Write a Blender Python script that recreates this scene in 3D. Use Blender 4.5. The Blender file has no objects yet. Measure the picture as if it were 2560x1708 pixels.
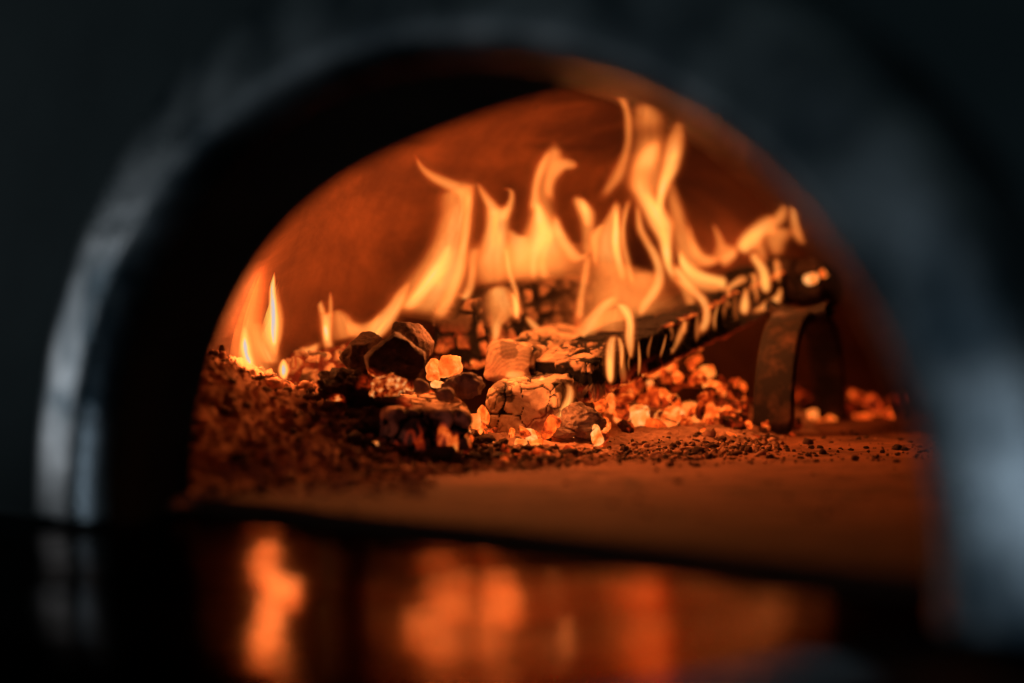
import bpy, bmesh, math, random
import numpy as np
from mathutils import Vector, Matrix

# ------------------------------------------------------------------ camera, world, light, exposure
SC = bpy.context.scene
COL = SC.collection
CAM_H = 0.126                      # lens height above the hearth
FPX, CX, CY, HZ = 6044.0, 1280.0, 854.0, 611.0
PITCH = math.atan((CY - HZ) / FPX)
cam_d = bpy.data.cameras.new('camera')
cam_d.lens = 85; cam_d.sensor_width = 36; cam_d.clip_start = 0.02; cam_d.clip_end = 50
cam_d.dof.use_dof = True
cam_d.dof.focus_distance = 1.485
cam_d.dof.aperture_fstop = 2.25
cam = bpy.data.objects.new('camera', cam_d); COL.objects.link(cam)
cam.location = (0, 0, CAM_H); cam.rotation_euler = (math.pi / 2 - PITCH, 0, 0)
SC.camera = cam

world = bpy.data.worlds.new('World'); SC.world = world; world.use_nodes = True
wn = world.node_tree; wn.nodes.clear()
w_out = wn.nodes.new('ShaderNodeOutputWorld'); w_bg = wn.nodes.new('ShaderNodeBackground')
w_tc = wn.nodes.new('ShaderNodeTexCoord'); w_sep = wn.nodes.new('ShaderNodeSeparateXYZ')
w_map = wn.nodes.new('ShaderNodeMapRange'); w_ramp = wn.nodes.new('ShaderNodeValToRGB')
wn.links.new(w_tc.outputs['Generated'], w_sep.inputs[0])
wn.links.new(w_sep.outputs['Z'], w_map.inputs['Value'])
w_map.inputs['From Min'].default_value = -1; w_map.inputs['From Max'].default_value = 1
wn.links.new(w_map.outputs[0], w_ramp.inputs[0])
e = w_ramp.color_ramp.elements
e[0].position = 0.10; e[0].color = (0.010, 0.012, 0.013, 1)
e[1].position = 0.30; e[1].color = (0.016, 0.021, 0.025, 1)
n_ = e.new(0.53); n_.color = (0.018, 0.026, 0.031, 1)
n_ = e.new(0.62); n_.color = (0.010, 0.014, 0.016, 1)
n_ = e.new(1.0); n_.color = (0.010, 0.015, 0.017, 1)
wn.links.new(w_ramp.outputs[0], w_bg.inputs[0]); w_bg.inputs[1].default_value = 1.0
wn.links.new(w_bg.outputs[0], w_out.inputs[0])

def area(name, loc, target, sx, sy, power, color):
    d = bpy.data.lights.new(name, 'AREA'); d.shape = 'RECTANGLE'; d.size = sx; d.size_y = sy
    d.energy = power; d.color = color
    o = bpy.data.objects.new(name, d); COL.objects.link(o); o.location = loc
    o.rotation_euler = (Vector(target) - Vector(loc)).to_track_quat('-Z', 'Y').to_euler()
    return o
area('daylight_behind', (-1.15, -1.15, -0.10), (0, 0.9, 0.05), 1.5, 0.50, 2.9, (0.60, 0.80, 1.0))
area('daylight_side', (-2.2, 2.0, -0.02), (-0.2, 1.1, 0.05), 0.9, 0.55, 1.5, (0.86, 0.92, 1.0))

SC.render.engine = 'CYCLES'
SC.view_settings.view_transform = 'Standard'; SC.view_settings.look = 'None'
SC.view_settings.exposure = 0.0; SC.view_settings.gamma = 1.0
SC.view_settings.use_curve_mapping = False
SC.cycles.use_denoising = True
SC.cycles.transparent_max_bounces = 40
SC.cycles.max_bounces = 8; SC.cycles.diffuse_bounces = 4; SC.cycles.glossy_bounces = 4
SC.cycles.sample_clamp_indirect = 6.0
SC.cycles.caustics_reflective = False; SC.cycles.caustics_refractive = False

# ------------------------------------------------------------------ helpers
_c, _s = math.cos(PITCH), math.sin(PITCH)
def P(px, py, Y):
    """the point at world depth Y seen at photo pixel (px, py)"""
    dx = (px - CX) / FPX; dz = -(py - CY) / FPX
    d = Vector((dx, _c + dz * _s, dz * _c - _s))
    return Vector((0, 0, CAM_H)) + d * (Y / d.y)

def G(px, py):
    """the point on the hearth seen at photo pixel (px, py)"""
    a = P(px, py, 1.0) - Vector((0, 0, CAM_H))
    return Vector((0, 0, CAM_H)) + a * (CAM_H / -a.z)

def PS(n, Y):
    return n / FPX * Y              # n photo pixels as metres at depth Y

def hsh(i, j, k, s):
    h = (i.astype(np.int64) * 374761393 + j.astype(np.int64) * 668265263 + k.astype(np.int64) * 2147483647 + s * 974634777) & 0xffffffff
    h = ((h ^ (h >> 13)) * 1274126177) & 0xffffffff
    h = (h ^ (h >> 16)) * 2246822519 & 0xffffffff
    return ((h ^ (h >> 15)) & 0xffffff) / float(0x1000000)

def vnoise(p, s=0):
    f = np.floor(p); t = p - f; t = t * t * (3 - 2 * t); f = f.astype(np.int64)
    out = 0
    for a in (0, 1):
        wa = t[:, 0] if a else 1 - t[:, 0]
        for b in (0, 1):
            wb = t[:, 1] if b else 1 - t[:, 1]
            for c in (0, 1):
                wc = t[:, 2] if c else 1 - t[:, 2]
                out = out + wa * wb * wc * hsh(f[:, 0] + a, f[:, 1] + b, f[:, 2] + c, s)
    return out * 2 - 1

def fbm(p, s=0, o=4, g=0.5):
    r, a, n = 0, 1.0, 0
    for i in range(o):
        r = r + a * vnoise(p * (2.03 ** i) + 17.3 * i, s + i); n += a; a *= g
    return r / n

def voro(p, s=0, jit=0.9, box=0.0):
    f = np.floor(p).astype(np.int64)
    F1 = np.full(len(p), 9.0); F2 = np.full(len(p), 9.0); cid = np.zeros(len(p))
    for a in (-1, 0, 1):
        for b in (-1, 0, 1):
            for c in (-1, 0, 1):
                i, j, k = f[:, 0] + a, f[:, 1] + b, f[:, 2] + c
                q = np.stack([i + .5 + jit * (hsh(i, j, k, s) - .5), j + .5 + jit * (hsh(i, j, k, s + 1) - .5), k + .5 + jit * (hsh(i, j, k, s + 2) - .5)], 1)
                dd = np.abs(p - q); d = np.sqrt((dd ** 2).sum(1))
                if box: d = d * (1 - box) + dd.max(1) * box
                m = d < F1
                F2 = np.where(m, F1, np.minimum(F2, d)); cid = np.where(m, hsh(i, j, k, s + 3), cid)
                F1 = np.where(m, d, F1)
    return F1, F2, cid

def sst(a, b, x):
    t = np.clip((x - a) / (b - a), 0, 1); return t * t * (3 - 2 * t)

def link(name, verts, faces, mat, parent=None, smooth=True, attrs=None, mw=None):
    me = bpy.data.meshes.new(name)
    V = np.asarray(verts, dtype=np.float64)
    if isinstance(faces, np.ndarray) and faces.ndim == 2:
        k = faces.shape[1]
        me.vertices.add(len(V)); me.vertices.foreach_set('co', V.ravel())
        me.loops.add(faces.size); me.loops.foreach_set('vertex_index', faces.ravel().astype(np.int32))
        me.polygons.add(len(faces))
        me.polygons.foreach_set('loop_start', np.arange(0, faces.size, k, dtype=np.int32))
        me.polygons.foreach_set('loop_total', np.full(len(faces), k, dtype=np.int32))
        me.update(calc_edges=True); me.validate()
    else:
        me.from_pydata([tuple(v) for v in V], [], [tuple(f) for f in faces]); me.update()
    if smooth:
        me.polygons.foreach_set('use_smooth', np.ones(len(me.polygons), dtype=bool))
    for k, v in (attrs or {}).items():
        at = me.attributes.new(k, 'FLOAT', 'POINT'); at.data.foreach_set('value', np.asarray(v, dtype=np.float32))
    if mat: me.materials.append(mat)
    o = bpy.data.objects.new(name, me); COL.objects.link(o)
    if parent is not None: o.parent = parent
    if mw is not None: o.matrix_world = mw
    return o

def tag(o, label=None, cat=None, group=None, kind=None):
    if label: o['label'] = label
    if cat: o['category'] = cat
    if group: o['group'] = group
    if kind: o['kind'] = kind
    return o

def empty(name, loc):
    o = bpy.data.objects.new(name, None); COL.objects.link(o); o.location = loc
    o.empty_display_size = 0.02
    return o

AL = 0.745
UX, UN = Vector((math.cos(AL), -math.sin(AL), 0)), Vector((math.sin(AL), math.cos(AL), 0))
O0 = Vector((-0.0222, 0.9814, 0))
T1 = 0.0692
# ---- materials
class N:
    def __init__(s, name):
        s.m = bpy.data.materials.new(name); s.m.use_nodes = True
        s.t = s.m.node_tree; s.t.nodes.clear()
        s.out = s.t.nodes.new('ShaderNodeOutputMaterial')
    def n(s, typ, ins=None, **kw):
        x = s.t.nodes.new('ShaderNode' + typ)
        for k, v in kw.items(): setattr(x, k, v)
        for k, v in (ins or {}).items(): s.i(x, k, v)
        return x
    def i(s, x, k, v):
        sock = x.inputs[k]
        if isinstance(v, bpy.types.NodeSocket): s.t.links.new(v, sock)
        elif isinstance(v, tuple) and len(v) == 3 and sock.type == 'RGBA': sock.default_value = (*v, 1)
        else: sock.default_value = v
    def attr(s, name): return s.n('Attribute', attribute_name=name).outputs['Fac']
    def obj(s): return s.n('TexCoord').outputs['Object']
    def noise(s, scale, detail=4, rough=.55, vec=None, dist=0.0):
        return s.n('TexNoise', {'Vector': vec if vec is not None else s.obj(), 'Scale': scale, 'Detail': detail, 'Roughness': rough, 'Distortion': dist}).outputs['Fac']
    def ramp(s, fac, stops):
        x = s.n('ValToRGB', {'Fac': fac}); el = x.color_ramp.elements
        while len(el) < len(stops): el.new(.5)
        for q, (p, c) in zip(el, stops):
            q.position = p; q.color = (*c, 1) if isinstance(c, tuple) else (c, c, c, 1)
        return x.outputs['Color']
    def math(s, op, a, b=0.0, clamp=False):
        x = s.n('Math', operation=op); x.use_clamp = clamp
        s.i(x, 0, a); s.i(x, 1, b); return x.outputs[0]
    def mix(s, f, a, b):
        x = s.n('Mix', data_type='RGBA'); s.i(x, 'Factor', f)
        for k, v in ((6, a), (7, b)):
            if isinstance(v, bpy.types.NodeSocket): s.t.links.new(v, x.inputs[k])
            else: x.inputs[k].default_value = (*v, 1)
        return x.outputs[2]
    def bump(s, h, strength, dist, normal=None):
        x = s.n('Bump', {'Height': h, 'Strength': strength, 'Distance': dist})
        if normal is not None: s.i(x, 'Normal', normal)
        return x.outputs[0]
    def bsdf(s, **kw):
        x = s.n('BsdfPrincipled')
        for k, v in kw.items(): s.i(x, k.replace('_', ' '), v)
        s.t.links.new(x.outputs[0], s.out.inputs['Surface']); return s.m

def m_metal_flange():
    n = N('worn_steel')
    v = n.n('Mapping', {'Vector': n.obj(), 'Scale': (1.0, 1.0, 1.0)}).outputs[0]
    a = n.noise(28, 5, .6, v); b = n.noise(17, 4, .62, v, .5)
    col = n.ramp(b, [(.38, (.10, .145, .17)), (.60, (.74, .76, .76))])
    return n.bsdf(Base_Color=col, Metallic=1.0, Roughness=n.ramp(a, [(.3, .24), (.75, .42)]), Normal=n.bump(b, .15, .01))

def m_paint_dark():
    n = N('dark_oven_enamel'); a = n.noise(14, 4)
    return n.bsdf(Base_Color=n.ramp(a, [(.3, (.030, .048, .048)), (.7, (.052, .076, .073))]), Roughness=.75, Normal=n.bump(a, .1, .01))

def m_throat():
    n = N('sooty_throat_metal'); a = n.noise(18, 5)
    return n.bsdf(Specular_IOR_Level=0.0, Base_Color=n.ramp(a, [(.3, (.034, .040, .030)), (.7, (.055, .062, .048))]), Roughness=1.0, Normal=n.bump(a, .2, .004))

def m_shelf():
    n = N('polished_landing_steel')
    v = n.obj(); a = n.noise(5, 3, .5, v); b = n.noise(60, 4, .6, v)
    return n.bsdf(Base_Color=n.ramp(a, [(.3, (.022, .016, .013)), (.7, (.036, .026, .021))]), Metallic=1.0, Specular_Tint=(.17, .125, .105, 1.0),
                  Roughness=n.ramp(b, [(.3, .13), (.8, .19)]), Normal=n.bump(n.noise(16, 2, .5, v), .45, .006, n.bump(a, .5, .02)))

def m_dome():
    n = N('oven_refractory_wall')
    v = n.n('Mapping', {'Vector': n.obj(), 'Scale': (1.0, 1.0, 2.2)}).outputs[0]
    a = n.noise(5.5, 7, .66, v, .9); b = n.noise(45, 5, .6, v); c = n.noise(3.4, 4, .55, None, .6)
    d = n.n('VectorMath', {0: n.obj(), 1: tuple(P(1560, 500, 1.76))}, operation='DISTANCE').outputs['Value']
    st = n.math('ADD', n.math('MULTIPLY', d, 2.6), n.math('MULTIPLY', c, 1.0))
    soot_shade = n.mix(n.ramp(st, [(.60, 1.0), (1.0, 0.0)]), (.056, .0225, .0135), (.028, .0105, .0085))  # darker behind the flames: weaker firelight painted into the wall colour
    col = n.mix(n.ramp(a, [(.44, 0.0), (.62, 1.0)]), soot_shade, (.100, .040, .020))
    speck = n.ramp(n.noise(70, 2, .5), [(.73, 0.0), (.76, 1.0)])
    col = n.mix(speck, col, (.05, .02, .012))
    zz = n.n('SeparateXYZ', {'Vector': n.obj()}).outputs['Z']
    zz = n.math('ADD', zz, n.math('MULTIPLY', n.noise(5, 3, .5), .006))
    for lv in (.196, .228, .262):        # faint seams of the cast dome
        dz = n.math('ABSOLUTE', n.math('SUBTRACT', zz, lv))
        col = n.mix(n.math('MULTIPLY', n.ramp(dz, [(.0006, 1.0), (.0020, 0.0)]), n.ramp(n.noise(9, 3, .5), [(.42, .1), (.62, .8)])), col, (.020, .008, .006))
    streak = n.noise(30, 4, .6, n.n('Mapping', {'Vector': n.obj(), 'Scale': (1.0, 1.0, .12)}).outputs[0])
    col = n.mix(n.ramp(streak, [(.48, 0.0), (.68, .45)]), col, (.030, .011, .008))
    return n.bsdf(Base_Color=col, Roughness=.85, Specular_IOR_Level=.1, Normal=n.bump(b, .35, .002, n.bump(a, .3, .006)))

def m_floor():
    n = N('hearth_stone')
    a = n.noise(6, 6, .6); b = n.noise(160, 5, .65); c = n.noise(36, 5, .6, None, .6)
    col = n.ramp(a, [(.28, (.24, .085, .040)), (.72, (.46, .185, .090))])
    col = n.mix(n.ramp(n.noise(17, 6, .7, None, .8), [(.46, 0.0), (.64, .85)]), col, (.105, .038, .020))
    sm = n.noise(24, 5, .62, n.n('Mapping', {'Vector': n.obj(), 'Rotation': (0, 0, .6), 'Scale': (.55, 1.6, 1.0)}).outputs[0], .5)
    col = n.mix(n.ramp(sm, [(.60, 0.0), (.72, .8)]), col, (.045, .018, .011))
    # fading firelight and mouth shade painted dark into the front of the slab
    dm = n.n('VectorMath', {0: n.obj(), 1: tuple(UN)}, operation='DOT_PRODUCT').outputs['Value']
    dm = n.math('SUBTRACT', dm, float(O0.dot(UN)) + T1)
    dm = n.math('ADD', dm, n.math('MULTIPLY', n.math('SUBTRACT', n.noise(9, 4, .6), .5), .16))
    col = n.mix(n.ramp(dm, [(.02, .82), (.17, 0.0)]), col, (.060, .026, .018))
    v = n.n('Mapping', {'Vector': n.obj(), 'Scale': (1.0, 1.9, 1.0)}).outputs[0]
    pit = n.ramp(n.noise(62, 6, .62, v, .3), [(.56, 0.0), (.63, 1.0)])
    pit2 = n.math('MULTIPLY', pit, n.ramp(n.noise(9, 3, .5), [(.42, 0.0), (.62, 1.0)]))
    col = n.mix(n.math('MULTIPLY', pit2, .85), col, (.020, .012, .009))
    col = n.mix(n.ramp(b, [(.45, 0.0), (.75, .5)]), col, (.12, .06, .035))
    return n.bsdf(Base_Color=col, Roughness=.92, Specular_IOR_Level=.15, Normal=n.bump(pit2, -.5, .0015, n.bump(b, .5, .0008, n.bump(c, .4, .002))))

def m_ash():
    n = N('grey_brown_ash')
    a = n.noise(40, 6, .65); b = n.noise(420, 4, .7); c = n.noise(11, 4, .55)
    base = n.ramp(a, [(.30, (.13, .065, .042)), (.72, (.66, .35, .22))])
    char = n.math('MULTIPLY', n.attr('char'), n.ramp(c, [(.3, .75), (.6, 1.0)]))
    col = n.mix(char, base, (.055, .034, .026))
    return n.bsdf(Base_Color=col, Roughness=.95, Specular_IOR_Level=.05, Normal=n.bump(b, .7, .0010, n.bump(a, .5, .003)))

def m_log(name, ash, char=(.010, .008, .008), glow=1.0, fine=1.0):
    """charred wood: pale ash on the raised blocks, black in the cracks, embers where 'glow' is set"""
    n = N(name)
    v = n.obj()
    a = n.noise(55, 6, .65, v, .4); b = n.noise(380, 4, .65, v)
    cr = n.attr('crack')
    asht = n.mix(n.ramp(a, [(.30, 0.0), (.70, 1.0)]), tuple(x * .55 for x in ash), ash)
    col = n.mix(cr, char, asht)
    g = n.attr('glow')
    flick = n.ramp(n.noise(120, 5, .6, v, .3), [(.25, .12), (.75, 1.0)])
    gg = n.math('MULTIPLY', g, flick)
    em = n.ramp(gg, [(.0, (0, 0, 0)), (.18, (.20, .012, .002)), (.45, (.80, .11, .012)), (.75, (1.0, .30, .05)), (1.0, (1.0, .55, .20))])
    return n.bsdf(Base_Color=col, Roughness=.9, Specular_IOR_Level=.06, Emission_Color=em, Emission_Strength=glow,
                  Normal=n.bump(b, .55 * fine, .0009, n.bump(a, .6 * fine, .0022)))

def m_ember(name, stops, ash=(.40, .20, .11), strength=1.0, scale=95):
    n = N(name)
    v = n.n('VectorMath', operation='ADD'); n.i(v, 0, n.obj())
    r = n.n('ObjectInfo').outputs['Random']
    n.i(v, 1, n.n('CombineXYZ', {'X': n.math('MULTIPLY', r, 7.0), 'Y': n.math('MULTIPLY', r, 3.1)}).outputs[0])
    V = v.outputs[0]
    a = n.noise(scale, 5, .6, V, .5); b = n.noise(480, 4, .6, V)
    h = n.math('ADD', n.math('MULTIPLY', n.math('SUBTRACT', a, .5), 2.1), .60)
    h = n.math('ADD', h, n.math('MULTIPLY', n.math('SUBTRACT', r, .5), .34))
    h = n.math('ADD', h, n.math('MULTIPLY', n.math('SUBTRACT', b, .5), .30))
    crust = n.ramp(n.noise(scale * .75, 5, .62, V, .6), [(.56, 0.0), (.64, 1.0)])
    em = n.mix(crust, n.ramp(h, stops), (.05, .004, .001))
    col = n.mix(n.ramp(n.noise(130, 4, .6, V), [(.35, 0.0), (.65, 1.0)]), tuple(x * .4 for x in ash), ash)
    col = n.mix(n.math('MULTIPLY', crust, .8), col, (.035, .020, .015))
    return n.bsdf(Base_Color=col, Roughness=.95, Specular_IOR_Level=.05, Emission_Color=em, Emission_Strength=strength,
                  Normal=n.bump(b, .8, .0010, n.bump(a, .8, .003)))

def m_char(name, col0, col1, glow=(), fine=240):
    n = N(name)
    a = n.noise(75, 6, .7, None, .6); b = n.noise(fine * 2.2, 4, .7)
    col = n.ramp(a, [(.32, col0), (.72, col1)])
    kw = dict(Base_Color=col, Roughness=.85, Specular_IOR_Level=.12, Normal=n.bump(b, .8, .0009, n.bump(a, .9, .003)))
    if glow:
        gg = n.math('MULTIPLY', n.attr('glow'), n.ramp(n.noise(fine, 5, .7, None, .4), [(.40, 0.0), (.62, 1.0)]))
        kw['Emission_Color'] = n.ramp(gg, [(.0, (0, 0, 0)), (.3, (.30, .016, .002)), (.6, (.95, .17, .02)), (1.0, (1.0, .50, .16))])
        kw['Emission_Strength'] = 1.0
    return n.bsdf(**kw)

def m_iron():
    n = N('scaled_wrought_iron'); a = n.noise(70, 6, .65); b = n.noise(300, 4)
    col = n.ramp(a, [(.48, (.022, .016, .013)), (.76, (.13, .062, .032))])
    return n.bsdf(Base_Color=col, Metallic=.0, Specular_IOR_Level=.2, Roughness=.8, Normal=n.bump(b, .4, .0008, n.bump(a, .6, .0018)))

def m_flame():
    n = N('flame')
    h = n.attr('burn')
    v = n.n('CombineXYZ', {'X': n.math('MULTIPLY', n.attr('across'), 2.4), 'Y': n.math('MULTIPLY', n.attr('along'), 4.5), 'Z': n.attr('seed')}).outputs[0]
    a = n.noise(1.0, 3, .5, v, .35)
    s = n.math('ADD', n.math('MULTIPLY', n.math('SUBTRACT', a, .5), 1.15), 1.0)
    hh = n.math('MULTIPLY', h, s)
    h7 = n.math('MULTIPLY', hh, .77)
    em = n.ramp(h7, [(.0, (0, 0, 0)), (.115, (.040, .007, .001)), (.23, (.15, .032, .005)), (.385, (.34, .092, .016)), (.54, (.52, .190, .042)), (.69, (.64, .375, .062)), (.81, (.68, .42, .14)), (.90, (.56, .48, .50))])
    al = n.ramp(h7, [(.0, 1.0), (.115, .99), (.23, .96), (.385, .88), (.54, .74), (.69, .55), (.81, .35), (.90, .15)])
    tr = n.n('BsdfTransparent', {'Color': al}); emn = n.n('Emission', {'Color': em, 'Strength': FLAME_STRENGTH})
    mx = n.n('AddShader')
    n.t.links.new(tr.outputs[0], mx.inputs[0]); n.t.links.new(emn.outputs[0], mx.inputs[1])
    n.t.links.new(mx.outputs[0], n.out.inputs['Surface'])
    return n.m
FLAME_STRENGTH = 1.0

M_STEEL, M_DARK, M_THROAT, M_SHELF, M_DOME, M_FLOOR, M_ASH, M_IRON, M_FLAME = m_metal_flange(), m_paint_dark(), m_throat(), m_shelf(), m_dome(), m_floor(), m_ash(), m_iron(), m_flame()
M_LOGP = m_log('ashen_split_wood', (.50, .34, .23))
M_LOGD = m_log('charred_wood', (.040, .024, .018), glow=1.0)
M_LOGG = m_log('grey_ash_coated_wood', (.80, .52, .34))
M_HOT = m_ember('white_hot_ember', [(.05, (.42, .025, .002)), (.38, (.92, .12, .012)), (.66, (1.0, .23, .035)), (.98, (1.0, .42, .12))], (.22, .09, .04), strength=1.25)
M_MID = m_ember('orange_ember', [(.20, (.04, .003, .001)), (.45, (.40, .028, .003)), (.72, (.92, .105, .009)), (1.0, (1.0, .24, .035))], (.12, .05, .028), strength=1.55)
M_DIM = m_ember('dull_red_ember', [(.46, (.0, .0, .0)), (.62, (.14, .007, .001)), (.84, (.60, .05, .004)), (1.0, (1.0, .18, .022))], (.085, .044, .03), strength=1.3)
M_CHAR = m_char('black_charcoal', (.010, .007, .006), (.085, .044, .030))
M_CHARG = m_char('charcoal_with_embers', (.010, .007, .006), (.10, .052, .034), glow=(1,))
M_GREY = m_char('ash_grey_char', (.10, .065, .050), (.38, .25, .18))

# ------------------------------------------------------------------ the oven
def oven_pt(s, t, z): return O0 + UX * s + UN * t + Vector((0, 0, z))

oven = empty('pizza_oven', tuple(O0))
tag(oven, 'dark wood-fired pizza oven with a steel-rimmed arched mouth around the fire', 'oven')

def arch_ring(w, H, t, n=72, foot=-0.045, dent=0.0):
    pts = [oven_pt(w, t, foot)]
    for i in range(n + 1):
        th = math.pi * i / n
        c, s = math.cos(th), math.sin(th)
        k = 1 - dent * math.exp(-((math.degrees(th) - 108) / 20) ** 2)
        pts.append(oven_pt(w * math.copysign(abs(c) ** (2 / 2.05), c) * k, t, H * s ** (2 / 2.05) * k))
    pts.append(oven_pt(-w, t, foot))
    return pts

def loft(name, rings, mat, parent=None, closed=False, attrs=None):
    m = len(rings[0]); V = [p for r in rings for p in r]; Fc = []
    for i in range(len(rings) - 1):
        for j in range(m if closed else m - 1):
            k = (j + 1) % m
            Fc.append((i * m + j, i * m + k, (i + 1) * m + k, (i + 1) * m + j))
    return link(name, V, np.array(Fc), mat, parent, attrs=attrs)

W0, H0 = 0.2293, 0.1983
W1, H1 = 0.2530, 0.1925
def keep(o):                     # child built in world space under an Empty that has a location
    o.matrix_parent_inverse = o.parent.matrix_world.inverted(); return o
bpy.context.view_layer.update()
def part(o): o.matrix_parent_inverse = Matrix.Translation(-Vector(o.parent.location)); return o

part(loft('throat', [arch_ring(W0 + 0.0006, H0 + 0.0006, 0.0008), arch_ring(W0 + .006, H0 + .004, .02), arch_ring(W1, H1 + .001, T1 - .006, dent=.042), arch_ring(W1, H1, T1, dent=.042)], M_THROAT, oven))
prof = [(.0005, .0005), (.0015, -.002), (.005, -.0065), (.010, -.0100), (.0145, -.0115), (.020, -.0108), (.034, -.0078), (.046, -.0050), (.053, -.0025), (.0575, .003), (.059, .012), (.059, .034)]
part(loft('arch_rim', [arch_ring(W0 + r, H0 + r, t, foot=-.004) for r, t in prof], M_STEEL, oven))
part(loft('front_panel', [arch_ring(W0 + .050, H0 + .050, .031, foot=-.6), arch_ring(W0 + .10, H0 + .10, .031, foot=-.6), arch_ring(W0 + .30, H0 + .32, .040, foot=-.6), arch_ring(W0 + .62, H0 + .60, .10, foot=-.6), arch_ring(W0 + .95, H0 + .8, .40, foot=-.6)], M_DARK, oven))
part(loft('inner_front_wall', [arch_ring(W1, H1, T1 + .0005, foot=-.02, dent=.042), arch_ring(W1 + .25, H1 + .22, T1 + .0005, foot=-.02)], M_THROAT, oven))

def dome():
    R, H = 0.50, 0.335; c = O0 + UN * 0.48
    V, Fc = [], []
    nf, nz = 160, 56
    for i in range(nz + 1):
        ps = math.pi / 2 * i / nz
        r = R * max(math.cos(ps), 0) ** 0.55; z = -.01 + (H + .01) * math.sin(ps) ** 1.15
        for j in range(nf):
            f = 2 * math.pi * j / nf
            V.append(c + Vector((r * math.cos(f), r * math.sin(f), z)))
    arr = np.array(V)
    arr += (fbm(arr * 6, 3, 3)[:, None]) * .003 * np.array([[1, 1, 1]])
    tt = (arr - np.array(O0)) @ np.array(UN)
    for i in range(nz):
        for j in range(nf):
            k = (j + 1) % nf; q = (i * nf + j, i * nf + k, (i + 1) * nf + k, (i + 1) * nf + j)
            if min(tt[list(q)]) > T1 - .012: Fc.append(q[::-1])
    part(link('dome', arr, np.array(Fc), M_DOME, oven))
dome()

# landing shelf: polished steel sheet with a turned-down front lip, butted to the hearth slab
SZ = -0.0075
def shelf():
    V, Fc = [], []
    ts = [T1 - .0015, .05, .02, -.02, -.08, -.16, -.24, -.262, -.27, -.272]
    zs = [SZ, SZ, SZ, SZ, SZ, SZ, SZ, SZ - .002, SZ - .010, SZ - .04]
    ns = 40
    for t, z in zip(ts, zs):
        for j in range(ns + 1):
            s = (-1 + 2 * j / ns) * (W0 if t < .0 else W1)
            V.append(oven_pt(s, t, z))
    for i in range(len(ts) - 1):
        for j in range(ns): Fc.append((i * (ns + 1) + j, i * (ns + 1) + j + 1, (i + 2 - 1) * (ns + 1) + j + 1, (i + 1) * (ns + 1) + j))
    part(link('landing_shelf', V, np.array(Fc), M_SHELF, oven))
shelf()
def m_base():
    n = N('dark_base_enamel'); a = n.noise(9, 3)
    return n.bsdf(Base_Color=n.ramp(a, [(.3, (.014, .019, .021)), (.7, (.026, .032, .036))]), Roughness=1.0, Specular_IOR_Level=.08)
M_BASE = m_base()
def base_side(sg):
    xs = [sg * (W0 + .0005), sg * .95]; ts = [.029, -.02, -.30, -.31]; zs = [-.0125, -.0125, -.0125, -.5]
    loftr = [[oven_pt(x, t, z) for t, z in zip(ts, zs)] for x in xs]
    part(loft('base_panel', loftr, M_BASE, oven))
base_side(-1); base_side(1)

def floor():
    # the hearth: one thick stone slab with a rounded front edge
    c = O0 + UN * 0.48; tf = T1
    ns, nt = 240, 300
    S = np.linspace(-.49, .49, ns)
    T = np.concatenate([[tf, tf, tf + .0012, tf + .004, tf + .009], np.linspace(tf + .014, .98, nt - 5)])
    Z = np.concatenate([[-.035, -.0065, -.0028, -.0008, -.0001], np.zeros(nt - 5)])
    s, t = np.meshgrid(S, T)
    z = np.repeat(Z[:, None], ns, 1)
    X = O0.x + UX.x * s + UN.x * t; Y = O0.y + UX.y * s + UN.y * t
    p = np.stack([X.ravel(), Y.ravel(), z.ravel()], 1)
    top = np.repeat((Z > -.0005)[:, None], ns, 1).ravel()
    p[:, 2] += np.where(top, fbm(p * 14, 5, 4) * .0009, 0)
    i, j = np.meshgrid(np.arange(nt - 1), np.arange(ns - 1), indexing='ij')
    a = (i * ns + j).ravel(); F = np.stack([a, a + 1, a + ns + 1, a + ns], 1)
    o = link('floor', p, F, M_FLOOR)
    tag(o, 'red-lit stone hearth slab the fire burns on', kind='structure')
floor()

# ------------------------------------------------------------------ ash bed and heap
rng = np.random.default_rng(11)
def ash_height(x, y):
    # front edge of the ash: a line that recedes to the right
    fx = np.array([-.30, -.20, -.165, -.11, -.055, -.02, .03, .10, .155, .19]); fy = np.array([1.14, 1.17, 1.20, 1.27, 1.335, 1.375, 1.40, 1.445, 1.50, 1.60])
    q = np.stack([x, y, x * 0], 1)
    edge = np.interp(x, fx, fy) + fbm(q * 30, 8, 3) * .018
    s = y - edge
    left = sst(-.035, -.115, x)
    base = .008 + .028 * left
    h = base * sst(0, .10 + .10 * left, s) - .0012 * (s < 0) - .01 * sst(0, -.02, s)
    wall = sst(-.13, -.20, x) * sst(1.24, 1.40, y) * .030
    h = h + wall * (s > 0)
    h = h - .013 * np.exp(-(((x + .11) / .035) ** 2 + ((y - 1.55) / .05) ** 2))
    h = h + .020 * np.exp(-(((x + .072) / .036) ** 2 + ((y - 1.478) / .034) ** 2))
    m = sst(-.002, .004, h)
    b1 = 1 - np.abs(fbm(q * 68, 21, 3)) * 2.2
    b2 = 1 - np.abs(fbm(q * 190, 22, 3)) * 2.0
    F1, F2, ci = voro(q * np.array([[230, 190, 1]]), 31, .95)
    amp = (.35 + .65 * left) * m
    h = h + amp * (.0048 * (b1 - .3) + .0022 * (b2 - .4) + .0022 * (ci > .45) * sst(.75, .2, F1))
    return h, left

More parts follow.
